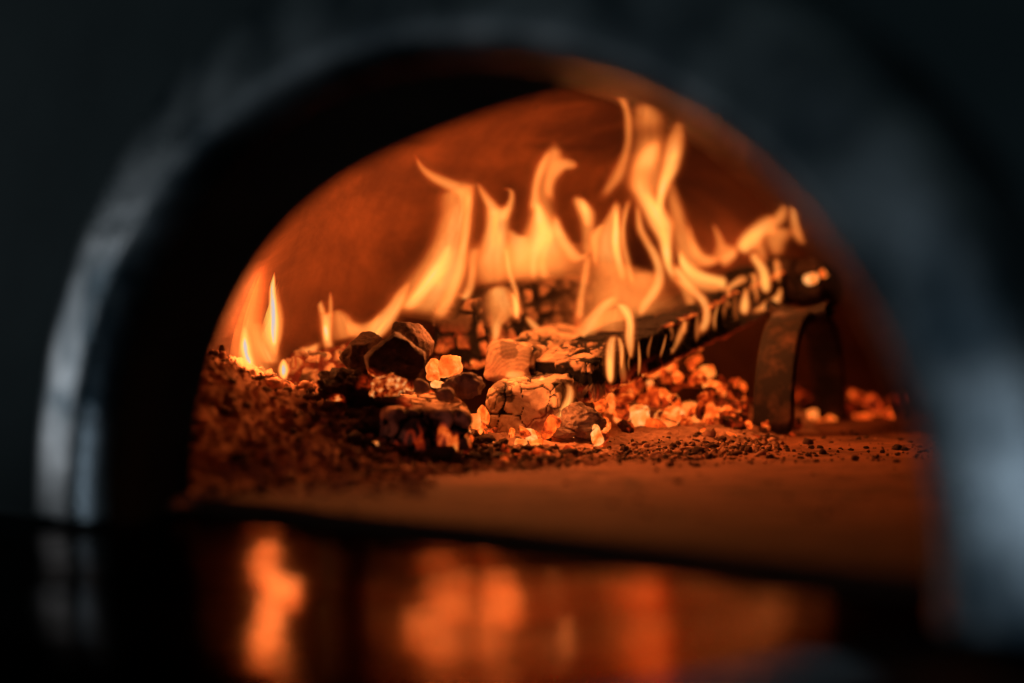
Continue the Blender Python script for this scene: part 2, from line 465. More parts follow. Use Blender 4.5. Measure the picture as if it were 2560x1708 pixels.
def ash():
    nx, ny = 640, 640
    X, Y = np.meshgrid(np.linspace(-.30, .205, nx), np.linspace(1.13, 1.78, ny))
    x, y = X.ravel(), Y.ravel()
    h, left = ash_height(x, y)
    p = np.stack([x, y, h], 1)
    p[:, :2] += np.stack([fbm(p * 160, 41, 2), fbm(p * 160, 45, 2)], 1) * .0016
    i, j = np.meshgrid(np.arange(ny - 1), np.arange(nx - 1), indexing='ij')
    a = (i * nx + j).ravel(); F = np.stack([a, a + 1, a + nx + 1, a + nx], 1)
    keepf = h[F].max(1) > -.004
    inside = (np.hypot(x - (O0.x + UN.x * .48), y - (O0.y + UN.y * .48)) < .497)
    F = F[keepf & inside[F].all(1)]
    char = sst(-.155, -.075, x) * sst(.03, -.03, x) * sst(1.30, 1.37, y)
    used = np.unique(F); mp = np.zeros(len(p), int); mp[used] = np.arange(len(used))
    o = link('ash', p[used], mp[F], M_ASH, attrs={'char': char[used]})
    tag(o, 'crumbly brown ash heaped against the left wall and under the logs', 'ash', kind='stuff')
ash()

def ico(sub):
    bm = bmesh.new(); bmesh.ops.create_icosphere(bm, subdivisions=sub, radius=1)
    V = np.array([v.co[:] for v in bm.verts]); F = np.array([[v.index for v in f.verts] for f in bm.faces]); bm.free()
    return V, F
ICO = {k: ico(k) for k in (1, 2, 3, 4, 5)}

def chunk_shape(seed, sub=4, planes=9, rough=.10, sharp=14., flat=1.0):
    V, F = ICO[sub]; r = np.random.default_rng(seed)
    nrm = r.normal(size=(planes, 3))
    ax = np.concatenate([np.eye(3), -np.eye(3)]) + r.normal(size=(6, 3)) * .38
    nrm = np.concatenate([ax, nrm]); nrm /= np.linalg.norm(nrm, axis=1)[:, None]
    hh = np.concatenate([r.uniform(.62, .98, 6), r.uniform(.70, 1.05, planes)])
    rad = hh[None] / np.maximum(V @ nrm.T, .05)
    rad = np.minimum(rad, 1.35)
    rr = -np.log(np.exp(-sharp * rad).sum(1) + np.exp(-sharp * 1.15)) / sharp
    p = V * rr[:, None]
    p = p * (1 + rough * fbm(p * 2.6 + seed, seed, 4)[:, None])
    return p, F

def crumbs():
    # loose crumbs of ash and char lying on and in front of the bed
    V0, F0 = ICO[1]
    VV, FF, AA = [], [], []; k = 0
    def put(n, fn, size, ch):
        nonlocal k
        for _ in range(n):
            x, y = fn()
            h = float(ash_height(np.array([x]), np.array([y]))[0][0]); h = max(h, 0)
            if math.hypot(x - (O0.x + UN.x * .48), y - (O0.y + UN.y * .48)) > .49: continue
            s = size * rng.lognormal(0, .45)
            sc = s * rng.uniform(.6, 1.4, 3); sc[2] *= .7
            q, _ = np.linalg.qr(rng.normal(size=(3, 3)))
            v = (V0 * (1 + .5 * (rng.random((len(V0), 1)) - .5))) @ q * sc + np.array([x, y, h + s * .3])
            VV.append(v); FF.append(F0 + k); AA.append(np.full(len(V0), ch() )); k += len(V0)
    def strip():
        x = rng.uniform(-.10, .17)
        y = np.interp(x, [-.11, -.055, -.02, .03, .10, .155, .19], [1.27, 1.335, 1.375, 1.40, 1.445, 1.50, 1.60]) + rng.normal() * .022
        return x, y
    put(3200, strip, .0011, lambda: float(rng.random() < .45))
    put(2600, lambda: (rng.uniform(-.25, -.04), rng.uniform(1.2, 1.52)), .0013, lambda: float(rng.random() < .25))
    put(500, lambda: (rng.normal(-.06, .04), rng.normal(1.43, .03)), .0022, lambda: 1.0)
    def right():
        x = rng.uniform(.09, .34); return x, 1.36 + .35 * (x - .09) + abs(rng.normal()) * .10
    put(420, right, .0008, lambda: float(rng.random() < .8))
    put(70, right, .0016, lambda: 1.0)
    put(60, lambda: (rng.uniform(-.1, .3), rng.uniform(1.1, 1.4)), .0012, lambda: 1.0)
    o = link('ash_crumbs', np.concatenate(VV), np.concatenate(FF), M_ASH, smooth=False, attrs={'char': np.concatenate(AA)})
    tag(o, 'loose crumbs of ash and char strewn along the front of the fire', 'crumbs', kind='stuff')
crumbs()

# ------------------------------------------------------------------ logs
def box_surface(hx, hy, hz, ds):
    nx, ny, nz = [max(3, int(round(2 * h / ds))) for h in (hx, hy, hz)]
    idx = -np.ones((nx + 1, ny + 1, nz + 1), int)
    I, J, K = np.meshgrid(np.arange(nx + 1), np.arange(ny + 1), np.arange(nz + 1), indexing='ij')
    surf = (I == 0) | (I == nx) | (J == 0) | (J == ny) | (K == 0) | (K == nz)
    idx[surf] = np.arange(surf.sum())
    p = np.stack([I[surf] / nx * 2 - 1, J[surf] / ny * 2 - 1, K[surf] / nz * 2 - 1], 1) * np.array([[hx, hy, hz]])
    Fs = []
    def quad(g, flip):
        q = np.stack([g[:-1, :-1].ravel(), g[1:, :-1].ravel(), g[1:, 1:].ravel(), g[:-1, 1:].ravel()], 1)
        Fs.append(q[:, ::-1] if flip else q)
    quad(idx[0], True); quad(idx[nx], False); quad(idx[:, 0], False); quad(idx[:, ny], True); quad(idx[:, :, 0], True); quad(idx[:, :, nz], False)
    return p, np.concatenate(Fs)

def make_log(name, label, p0, p1, w, h, mat, seed, ds=.0011, rnd=.35, cell=(.012, .010, .010), depth=.003, gap=.16,
             warp=.12, roll=0, glow=None, rings=0.0, taper=0.0, cat='log', soot_shade=0.0, group=None, gapvar=.6, chipd=1.0):
    """a split log between the centres of its two ends, its surface broken into charred blocks"""
    p0, p1 = Vector(p0), Vector(p1); ax = (p1 - p0); L = ax.length; ax.normalize()
    up = Vector((0, 0, 1)); sd = up.cross(ax).normalized(); up = ax.cross(sd)
    R = Matrix((ax, sd, up)).transposed() @ Matrix.Rotation(math.radians(roll), 3, 'X')
    hx, hy, hz = L / 2, w / 2, h / 2; r = rnd * min(hy, hz)
    p, F = box_surface(hx, hy, hz, ds)
    inner = np.clip(p, [[-hx + r * .6, -hy + r, -hz + r]], [[hx - r * .6, hy - r, hz - r]])
    d = p - inner; ln = np.linalg.norm(d / np.array([[.6, 1, 1]]), axis=1)[:, None] + 1e-9
    nrm = d / np.array([[.6, 1, 1]]) / ln
    p = inner + d / (ln) * r
    nrm /= np.linalg.norm(nrm, axis=1)[:, None] + 1e-9
    u = p[:, 0] / hx
    p[:, 1:] *= (1 - taper * np.clip(u, -1, 1))[:, None]
    low = np.stack([fbm(p * 28 + seed, seed + k, 3) for k in range(3)], 1)
    base = p.copy()
    p = p + low * warp * min(w, h) * .5
    q = base + low * .009 + np.stack([fbm(p * 95 + seed, seed + 20 + k, 2) for k in range(3)], 1) * .0022
    sc = 1 / np.array([cell])
    F1, F2, ci = voro(q * sc * .62 + seed, seed, .80, .55)
    G1, G2, cj = voro(q * sc * 1.25 + seed * 2, seed + 50, .85, .5)
    gg = np.clip(gap * (.75 + gapvar * 2.6 * fbm(q * 34, seed + 9, 2)), .03, 1)
    c1 = sst(gg * .62, gg, F2 - F1)
    pick = sst(-.10, .15, fbm(q * 50, seed + 30, 2))
    c2 = sst(.02, .09, G2 - G1) * pick + (1 - pick)
    crack = c1 * (.25 + .75 * c2)
    chip = sst(.16, .30, fbm(q * np.array([[22, 45, 45]]), seed + 33, 3))
    bulge = np.sqrt(np.clip((F2 - F1) * 2.6, 0, 1))
    disp = -(1 - c1) * depth - (1 - c2) * depth * .35 + bulge * depth * .05 - chip * depth * chipd + fbm(q * 260, seed + 5, 4) * .0010 + (ci - .5) * depth * .30 + (cj - .5) * depth * .12
    if rings:
        end = sst(-.92, -.985, u)
        rr = np.hypot(base[:, 1] * .8 + hy * .75, (base[:, 2] + hz * .9) * 1.0) + fbm(base * 80, seed + 2, 3) * .0045
        ph = np.sin(rr / .00125 * math.pi)
        disp = disp * (1 - end) + end * (ph * .0001 + fbm(q * 140, seed + 6, 3) * .0011 * rings)
        crack = crack * (1 - end) + end * (.42 + .13 * sst(-.5, .3, ph + fbm(q * 110, seed + 4, 2) * 1.6)) * (.45 + .55 * sst(-.25, .1, fbm(q * 60, seed + 8, 3)))
    p = p + nrm * disp[:, None]
    g = glow(base / np.array([[hx, hy, hz]]), crack, q) if glow else np.zeros(len(p))
    so = soot_shade(base / np.array([[hx, hy, hz]]), q) if callable(soot_shade) else soot_shade
    ck = crack * (1 - np.clip(so, 0, 1.5) * sst(-.02, .10, fbm(q * np.array([[62, 92, 92]]), seed + 12, 3))) * (1 - .35 * chip); ck = np.clip(ck - np.clip(so - .9, 0, 1) * 1.6, 0, 1)
    mw = Matrix.Translation((p0 + p1) / 2) @ R.to_4x4()
    o = link(name, p, F, mat, attrs={'crack': ck, 'glow': np.clip(g, 0, 1)}, mw=mw)
    tag(o, label, cat, group)
    return o

def cav(c): return 1 - c
# the long log leaning from the coals up on to the iron stand
def g_long(b, c, q):
    lowedge = sst(-.70, -1.0, b[:, 2]) * sst(-.2, -1.0, b[:, 1])
    topedge = .85 * sst(.80, .97, b[:, 2]) * sst(-.75, -.95, b[:, 1]) * (fbm(q * 130, 4, 2) > -.08) * sst(-.4, -.2, b[:, 0])
    return topedge + lowedge * (.75 + .3 * fbm(q * 70, 3, 2)) * sst(1.0, -.8, b[:, 0]) + .55 * cav(c) * sst(-.2, -1, b[:, 0]) * sst(0, -1, b[:, 2])
make_log('split_log', 'long charred split log leaning from the coals up onto the iron stand, flames along it',
         P(1398, 952, 1.515), P(1925, 708, 1.73), .050, .0265, m_log('long_log_wood', (.62, .40, .26)), 5, ds=.0009, rnd=.20, cell=(.0105, .012, .026), depth=.0016, gap=.15,
         warp=.16, glow=g_long, soot_shade=lambda b, q: .98 + .9 * sst(-.80, -.50, b[:, 0]) + .5 * sst(-.2, -.9, b[:, 1]) * sst(-.95, -.8, b[:, 0]), chipd=.4)
def g_blk(b, c, q):
    return cav(c) * sst(-.2, -1.0, b[:, 2]) * .8 + sst(-.75, -1.0, b[:, 2]) * .35 + .5 * sst(-.8, -1, b[:, 0]) * sst(.3, -.6, b[:, 1]) * sst(.6, -.6, b[:, 2]) * .9
make_log('log_end', 'ashen checkered log end in front of the long log, black gap on its left side',
         P(1308, 1044, 1.480), P(1470, 945, 1.60), .047, .040, M_LOGP, 12, ds=.0008, rnd=.30, cell=(.0105, .0095, .013), depth=.0018, gap=.12, warp=.18, glow=g_blk, soot_shade=.75, chipd=.35)
make_log('split_log', 'small split log with curved growth rings on its end, behind the log end',
         P(1266, 912, 1.52), P(1440, 862, 1.64), .030, .027, M_LOGP, 31, ds=.0008, rnd=.30, cell=(.018, .010, .010), depth=.0018, gap=.13, warp=.18, rings=1.0, roll=12,
         soot_shade=.6, glow=lambda b, c, q: sst(-.9, -1, b[:, 0]) * (c * .5 * sst(.9, -.6, b[:, 2])))
def g_front(b, c, q):
    end = sst(-.86, -.98, b[:, 0])
    vein = sst(.10, .0, np.abs(fbm(q * np.array([[1, 120, 34]]), 77, 2) + .12)) * sst(.70, .1, b[:, 2])
    return end * vein * (.35 + .75 * sst(.3, -.9, b[:, 1])) * .85 + .8 * sst(-.6, -1.0, b[:, 2]) * sst(.2, -1, b[:, 1]) * sst(-.2, -.9, b[:, 0])
make_log('charred_block', 'nearest charred block with an ash-grey top and orange glowing cracks in its front face',
         P(1068, 1090, 1.390), P(1052, 1030, 1.462), .049, .0265, M_LOGG, 44, ds=.0006, rnd=.50, cell=(.0085, .0075, .011), depth=.0024, gap=.11, warp=.30, glow=g_front, taper=.06, soot_shade=lambda b, q: .25 + .5 * sst(-.80, -.95, b[:, 0]), chipd=.7)
make_log('charred_log', 'black checkered log at the back whose left end shows orange squares, flames rising from it',
         P(1135, 838, 1.585), P(1490, 738, 1.74), .040, .044, m_log('black_checkered_wood', (.26, .155, .10), glow=.9), 57, ds=.0012, rnd=.35, cell=(.0085, .008, .008), depth=.0030, gap=.40, warp=.18, soot_shade=.75,
         glow=lambda b, c, q: .62 * c * sst(-.55, -.9, b[:, 0]) * sst(.5, -.6, b[:, 2]) + .5 * c * (fbm(q * 60, 8, 2) > .28) * sst(0, -.5, b[:, 2]))
make_log('small_log', 'short ash-white log with dark cracks behind the ash heap, small flames above it',
         P(752, 948, 1.535), P(925, 872, 1.66), .034, .030, M_LOGP, 63, ds=.0011, rnd=.4, cell=(.009, .008, .009), depth=.0028, gap=.34, warp=.18, soot_shade=.8,
         glow=lambda b, c, q: .75 * sst(-.2, -1, b[:, 2]) + .3 * cav(c))
make_log('charred_log', 'blackened round log end resting on top of the iron stand with two small embers',
         P(1985, 690, 1.695), P(2052, 716, 1.765), .044, .030, M_LOGD, 71, ds=.0012, rnd=.55, cell=(.014, .012, .012), depth=.003, gap=.20, warp=.30)

# ------------------------------------------------------------------ iron stand
def stand():
    t = empty('iron_stand', (.17, 1.60, 0))
    tag(t, 'bent iron strap stand with two splayed legs holding up the long log', 'stand')
    f1 = P(1925, 1096, 1.585); f1.z = .001; f2 = P(2082, 1040, 1.735); f2.z = .0015
    top = P(2000, 792, 1.655)
    d = (f2 - f1); d.z = 0; d.normalize(); pr = Vector((d.y, -d.x, 0))
    def strap(name, path, wid, th):
        pts = [Vector(p) for p in path]; rings = []
        for i, p in enumerate(pts):
            a = pts[max(i - 1, 0)]; b = pts[min(i + 1, len(pts) - 1)]; tg = (b - a).normalized()
            nn = tg.cross(pr).normalized(); e_ = .25
            wv = wid[i] if isinstance(wid, list) else wid
            sec = []
            for k in range(20):
                an = 2 * math.pi * k / 20; c, s = math.cos(an), math.sin(an)
                sec.append(p + pr * wv / 2 * math.copysign(abs(c) ** e_, c) + nn * th / 2 * math.copysign(abs(s) ** e_, s))
            rings.append(sec)
        o = loft(name, rings, M_IRON, t, closed=True); part(o)
        me = o.data; bm = bmesh.new(); bm.from_mesh(me)
        n = len(rings)
        bm.verts.ensure_lookup_table()
        bm.faces.new([bm.verts[k] for k in range(20)][::-1]); bm.faces.new([bm.verts[(n - 1) * 20 + k] for k in range(20)])
        bm.to_mesh(me); bm.free()
    def leg_path(f, sgn):
        mid = top
        out = []
        for k in range(15):
            a = k / 14
            # straight lower leg bending over into the crown
            ph = a * math.pi / 2
            hor = math.cos(ph) ** .62; z = math.sin(ph) ** .92
            q = Vector((mid.x + (f.x - mid.x) * hor * .92 + (f.x - mid.x) * .08 * (a < .02), mid.y + (f.y - mid.y) * hor, f.z + (mid.z - f.z) * z))
            out.append(q)
        return out
    l1 = leg_path(f1, -1); l2 = leg_path(f2, 1)
    strap('leg', l1, [.027 - .002 * i / 14 for i in range(15)], .0085)
    strap('leg', l2, .023, .0085)
    # saddle: shallow curved strap on which the log end sits
    c0 = top + Vector((0, 0, .004)); sd = []
    for k in range(13):
        a = (k - 6) / 6
        sd.append(c0 + pr * (a * .021) + Vector((0, 0, .006 * a * a)) + d * .0)
    pr_old = pr
    rings = []
    for i, p in enumerate(sd):
        rings.append([p + d * .014 * math.cos(2 * math.pi * k / 12) + Vector((0, 0, -.004 + .006 * math.sin(2 * math.pi * k / 12))) for k in range(12)])
    part(loft('saddle', rings, M_IRON, t, closed=True))
stand()

# ------------------------------------------------------------------ charcoal lumps and embers
def lump(name, label, px, py, wpx, hpx, Y, seed, mat, cat='charcoal', sub=5, planes=9, rough=.12, rot=0, glow=None, dep=None, sharp=14., layers=0, group=None, grain=.06):
    p, F = chunk_shape(seed, sub, planes, rough, sharp)
    p = (p - (p.max(0) + p.min(0)) / 2) / ((p.max(0) - p.min(0)) / 2)
    sx, sz = PS(wpx, Y) / 2, PS(hpx, Y) / 2; sy = dep / 2 if dep else (sx + sz) / 2
    q = p * np.array([[sx, sy, sz]])
    mn = min(sx, sz)
    nr = p / np.linalg.norm(p, axis=1)[:, None]
    q = q + nr * (fbm(q * 420, seed + 3, 4)[:, None] * mn * grain * 3.4 + (1 - 2.4 * np.abs(fbm(q * 110, seed + 7, 3)))[:, None] * mn * grain * 3.0)
    if layers:
        q[:, 0:2] += nr[:, 0:2] * (np.sin(q[:, 2:3] / layers * 2 * math.pi + fbm(q * 50, seed, 2)[:, None] * 3) * mn * .05)
    at = {'glow': glow(p, q) if glow else np.zeros(len(q))}
    c = P(px, py, Y)
    o = link(name, q, F, mat, attrs=at, mw=Matrix.Translation(c) @ Matrix.Rotation(math.radians(rot), 4, 'Y'))
    tag(o, label, cat, group); return o

lump('charcoal_lump', 'upright blocky black charcoal lump at the top of the heap', 1034, 853, 96, 110, 1.475, 101, M_CHAR, planes=5, rot=-12, grain=.022, sharp=45, rough=.06)
lump('charcoal_lump', 'wedge-shaped brown charcoal lump with red embers along its foot', 990, 908, 150, 124, 1.445, 109, M_CHARG, planes=5, rot=34, grain=.022, sharp=45, rough=.06,
     glow=lambda p, q: sst(-.35, -.85, p[:, 2] * .9 - .3 * p[:, 0]) * sst(.2, -.3, p[:, 1]))
lump('charcoal_lump', 'black charcoal lump on the left shoulder of the heap, behind the wedge', 908, 884, 115, 96, 1.475, 116, M_CHAR, planes=5, rot=-20, grain=.025, sharp=45, rough=.06)
lump('charcoal_slab', 'crusty layered black charcoal slab below the wedge-shaped lump', 895, 985, 190, 92, 1.432, 121, M_CHARG, planes=8, rot=6, layers=.0042, rough=.2, grain=.11,
     glow=lambda p, q: .85 * sst(.25, .05, np.hypot(p[:, 0] + .45, p[:, 2] + .25)) * sst(0, -.4, p[:, 1]) + .5 * sst(.3, .0, np.hypot(p[:, 0] - .2, p[:, 2] - .55)))
lump('charcoal_slab', 'low black charcoal crust between the ash and the nearest block', 930, 1052, 130, 52, 1.405, 127, M_CHARG, planes=9, layers=.0038, rough=.25, grain=.12)
lump('ember_pocket', 'glowing ember honeycomb in the hollow under the wedge-shaped charcoal', 968, 968, 78, 44, 1.415, 131, M_CHARG, cat='ember', planes=12, rough=.3, grain=.16, glow=lambda p, q: np.ones(len(p)))
lump('charcoal_lump', 'flat dark red charcoal flake just behind the nearest block', 985, 1003, 100, 24, 1.408, 137, M_CHARG, rot=6, glow=lambda p, q: .45 * sst(.0, .8, p[:, 0]))
lump('ember', 'curved orange ember chip right of the charcoal heap, left of a larger one', 1083, 928, 34, 62, 1.47, 141, M_HOT, 'ember', planes=7)
lump('ember', 'largest rounded orange ember, bright peach, right of the charcoal heap', 1122, 916, 66, 58, 1.475, 149, M_HOT, 'ember', planes=8, grain=.03)
lump('ember', 'small orange ember under the large rounded ember', 1092, 960, 30, 20, 1.455, 151, M_HOT, 'ember', sub=4)
lump('charcoal_lump', 'grey cracked charcoal nugget with upright splits, in the middle of the fire', 1158, 963, 98, 58, 1.445, 157, M_GREY, planes=10, rough=.14, grain=.07)
lump('charcoal_lump', 'small round grey charcoal pebble above the nearest block', 1054, 967, 42, 34, 1.425, 163, M_GREY, sub=4, planes=12)
lump('charcoal_lump', 'small oval grey charcoal pebble behind the right corner of the nearest block', 1112, 986, 48, 32, 1.42, 167, M_GREY, sub=4, planes=12)
lump('charcoal_lump', 'crumbly grey clinker in front of the ember pile', 1458, 1052, 116, 84, 1.475, 173, M_GREY, planes=9, rough=.26, grain=.04, sharp=30)
lump('charcoal_lump', 'low brown clinker fragment at the left foot of the crumbly clinker', 1412, 1082, 60, 34, 1.468, 175, M_GREY, planes=8, rough=.25, grain=.04, sharp=30)
lump('charcoal_lump', 'round black coal lying on the ash left of the nearest block', 888, 1098, 38, 34, 1.375, 179, M_CHAR, sub=4, planes=14, rough=.05)
lump('charcoal_lump', 'half-buried brown coal lying in front of the log end', 1355, 1147, 84, 46, 1.42, 181, M_DIM, planes=9)
lump('ember', 'bright round ember on the ash left of the nearest block', 930, 1142, 26, 22, 1.372, 191, M_HOT, 'ember', sub=4, planes=14)
lump('ember', 'small oblong ember just above the round ember on the ash', 938, 1116, 18, 26, 1.38, 193, M_HOT, 'ember', sub=4, planes=12)
# pieces around the log end
ROW = [(1188, 1052, 34, 40, 'square bright ember chip between the nearest block and the log end', M_HOT, 8, 1.455),
       (1210, 1038, 26, 52, 'thin curved ember splinter left of the log end', M_MID, -25, 1.46),
       (1216, 1112, 44, 40, 'square peach ember standing at the foot of the log end, left', M_HOT, 4, 1.45),
       (1248, 1118, 26, 26, 'small ember leaning on the square peach ember', M_HOT, 20, 1.452),
       (1302, 1118, 34, 44, 'upright pale ember under the front edge of the log end', M_HOT, -3, 1.45),
       (1340, 1112, 40, 26, 'flat orange ember right of the upright pale ember', M_MID, -14, 1.452),
       (1378, 1070, 40, 66, 'curved ember shard under the small crescent flame', M_MID, 24, 1.47),
       (1422, 1124, 34, 20, 'small orange ember in the ash below the crumbly clinker', M_MID, 14, 1.44),
       (1150, 1135, 20, 46, 'slim white-hot ember at the right foot of the nearest block', M_HOT, 14, 1.40),
       (1140, 1158, 26, 18, 'small white-hot ember touching the floor under the nearest block', M_HOT, 0, 1.393),
       (1206, 1158, 34, 13, 'flat white-hot ember sliver on the floor right of the nearest block', M_HOT, 5, 1.397),
       (1172, 1100, 24, 30, 'orange ember behind the slim white-hot one', M_MID, 20, 1.43)]
for i, (x, y, w_, h_, lb, m_, r_, Y_) in enumerate(ROW):
    lump('ember', lb, x, y, w_, h_, Y_, 211 + 7 * i, m_, 'ember', sub=4, planes=6, rot=r_, sharp=24, grain=.018)

# ember pile right of the logs: traced big pieces, then a mound of smaller ones behind and between them
ez = lambda x, y: (1480 + x / 5.341, 880 + y / 5.341)
BIG = [(620, 880, 270, 330, 10, M_HOT, 'large oval ember with fine grain at the front of the ember pile', 1.555),
       (1020, 890, 330, 260, -20, M_HOT, 'large angular ember in the middle of the ember pile front', 1.555),
       (1500, 1140, 250, 210, -15, M_MID, 'round cracked ember at the lower right front of the pile', 1.54),
       (1840, 1170, 260, 170, 12, M_HOT, 'pale rounded ember at the right foot of the pile', 1.535),
       (1350, 880, 330, 400, 0, M_HOT, 'white-hot ember mass in the centre of the pile', 1.60),
       (830, 1030, 260, 260, 20, M_MID, 'orange ember wedged below the large oval ember', 1.548),
       (700, 1120, 180, 160, 0, M_MID, 'small ember right above the ash in front of the pile', 1.53),
       (260, 680, 130, 260, -6, M_HOT, 'upright peach ember under the long log, near its foot', 1.555),
       (420, 790, 240, 200, 20, M_MID, 'broad peach ember left of the large oval ember', 1.555),
       (110, 720, 220, 170, -25, M_MID, 'leftmost ember of the pile, beside the clinker', 1.54),
       (600, 430, 130, 260, 5, M_MID, 'tall orange ember standing against the long log', 1.60),
       (900, 640, 250, 200, 8, M_MID, 'square ember with two blocks in the middle of the pile', 1.59),
       (850, 520, 220, 110, 15, M_MID, 'flat ember lying on the square ember', 1.60),
       (700, 640, 170, 150, -30, M_DIM, 'ember leaning against the left of the square ember', 1.59),
       (450, 620, 260, 110, -3, M_DIM, 'oblong ember lying above the broad peach ember', 1.575),
       (1040, 170, 210, 190, 25, M_MID, 'square orange ember high up under the long log', 1.65),
       (1370, 120, 210, 110, -28, M_MID, 'oblong glowing ember on the crest of the pile', 1.66),
       (1540, 260, 180, 170, -25, M_MID, 'rounded glowing ember on the right of the crest', 1.66),
       (1900, 400, 150, 80, -12, M_MID, 'small bright ember high on the right of the pile', 1.665),
       (1710, 510, 110, 190, -18, M_MID, 'upright orange ember in the right half of the pile', 1.65),
       (2020, 460, 80, 120, 0, M_MID, 'small ember beside the iron leg', 1.66),
       (1270, 390, 560, 130, 8, M_DIM, 'long dull ember stick lying across the upper pile', 1.63),
       (1560, 620, 400, 160, 18, M_CHAR, 'dark coal stick in the right half of the pile', 1.62),
       (1860, 720, 420, 170, 14, M_DIM, 'ash-streaked coal stick pointing at the iron leg', 1.595),
       (1900, 960, 380, 150, 28, M_DIM, 'dull coal stick at the right of the pile, below another stick', 1.565),
       (1760, 900, 150, 190, 20, M_DIM, 'dark red coal between the pale embers and the right coal sticks', 1.57),
       (2230, 1160, 260, 70, 22, M_DIM, 'thin coal splinter at the foot of the iron leg', 1.545),
       (1190, 1060, 200, 200, 0, M_CHAR, 'black coal in the dark hollow at the front of the pile', 1.56),
       (1560, 780, 180, 240, -30, M_HOT, 'bright ember right of the white-hot mass', 1.585),
       (960, 260, 120, 300, 10, M_MID, 'tall ember chip under the long log, mid-way along', 1.64),
       (1080, 1200, 260, 70, 8, M_MID, 'flat ember at the front edge of the pile', 1.525),
       (480, 1010, 260, 130, 25, M_DIM, 'ash-coated coal between the clinker and the oval ember', 1.52)]
for i, (x, y, w_, h_, r_, m_, lb, Y_) in enumerate(BIG):
    X_, Z_ = ez(x, y)
    lump('ember' if m_ is not M_CHAR else 'charcoal_lump', lb, X_, Z_, w_ / 5.341 * 1.12, h_ / 5.341 * 1.12, Y_, 401 + 11 * i, m_, 'ember' if m_ is not M_CHAR else 'charcoal',
         sub=4, planes=8, rot=r_, sharp=42, grain=.014 if m_ in (M_HOT, M_MID) else .05)

PILE = (.108, 1.625)
def pile_h(x, y):
    r = math.hypot((x - PILE[0]) / .088, (y - PILE[1]) / (.085))
    return .050 * max(0, 1 - r) ** .85
def small_protos():
    out = []
    for k in range(7):
        p, F = chunk_shape(900 + 13 * k, 3, 5, .12, 45)
        p /= np.abs(p).max(0)[None]; rr = np.random.default_rng(k)
        out.append((p * np.array([[1, rr.uniform(.6, .9), rr.uniform(.5, .85)]]), F))
    return out
PR = small_protos(); MESH = {}
def small(x, y, z, s, mat, label, group, name='ember', cat='ember'):
    k = int(rng.integers(len(PR))); key = (k, mat.name)
    if key not in MESH:
        p, F = PR[k]; o = link(name, p * .01, F, mat); MESH[key] = o.data
    else:
        o = bpy.data.objects.new(name, MESH[key]); COL.objects.link(o)
    o.location = (x, y, z); o.rotation_euler = tuple(rng.uniform(0, 6.28, 3)); o.scale = (s / .01 * rng.uniform(.8, 1.3), s / .01, s / .01 * rng.uniform(.8, 1.1))
    tag(o, label, cat, group); return o
n_ = 0
while n_ < 125:
    x = PILE[0] + rng.uniform(-.09, .09); y = PILE[1] + rng.uniform(-.09, .06)
    h = pile_h(x, y)
    if h <= .001: continue
    heat = 1 - math.hypot((x - PILE[0] + .02) / .08, (y - PILE[1] + .03) / .09) + rng.normal() * .3
    m_ = M_HOT if heat > 1.05 else (M_MID if heat > .48 else M_DIM)
    lb = {'white_hot_ember': 'small yellow-hot ember packed among the larger pieces of the ember pile', 'orange_ember': 'small orange ember packed among the larger pieces of the ember pile',
          'dull_red_ember': 'small ash-dulled red ember in the ember pile right of the logs'}[m_.name]
    small(x, y, h + rng.uniform(-.004, .002), rng.uniform(.003, .0065), m_, lb, {'white_hot_ember': 'small yellow-hot embers of the pile', 'orange_ember': 'small orange embers of the pile', 'dull_red_ember': 'small dull embers of the pile'}[m_.name])
    n_ += 1
# embers under and between the logs
for _ in range(46):
    x = rng.uniform(-.03, .06); y = rng.uniform(1.45, 1.56)
    small(x, y, .010 + rng.uniform(-.002, .004), rng.uniform(.003, .006), M_MID if rng.random() < .6 else M_HOT, 'small glowing ember tucked under and between the logs in the middle', 'small embers under the middle logs')
for _ in range(26):
    x = rng.uniform(-.13, -.05); y = rng.uniform(1.50, 1.58)
    small(x, y, .026 + rng.uniform(-.004, .003), rng.uniform(.003, .006), M_MID, 'small glowing ember in the hollow around the short ash-white log', 'small embers around the short log')
for _ in range(40):
    x = rng.uniform(-.085, .02); y = rng.uniform(1.375, 1.44)
    small(x, y, max(0.001, float(ash_height(np.array([x]), np.array([y]))[0][0])) + .001, rng.uniform(.002, .0045), M_CHAR if rng.random() < .8 else M_DIM,
          'small black coal bit strewn around the nearest block', 'small coal bits around the nearest block', 'charcoal_bit', 'charcoal')
for _ in range(26):
    x = rng.uniform(-.22, -.07); y = rng.uniform(1.26, 1.46)
    small(x, y, max(0.001, float(ash_height(np.array([x]), np.array([y]))[0][0])) + .001, rng.uniform(.0018, .0042), M_CHAR,
          'small black coal bit half sunk in the ash heap on the left', 'small coal bits in the ash heap', 'charcoal_bit', 'charcoal')
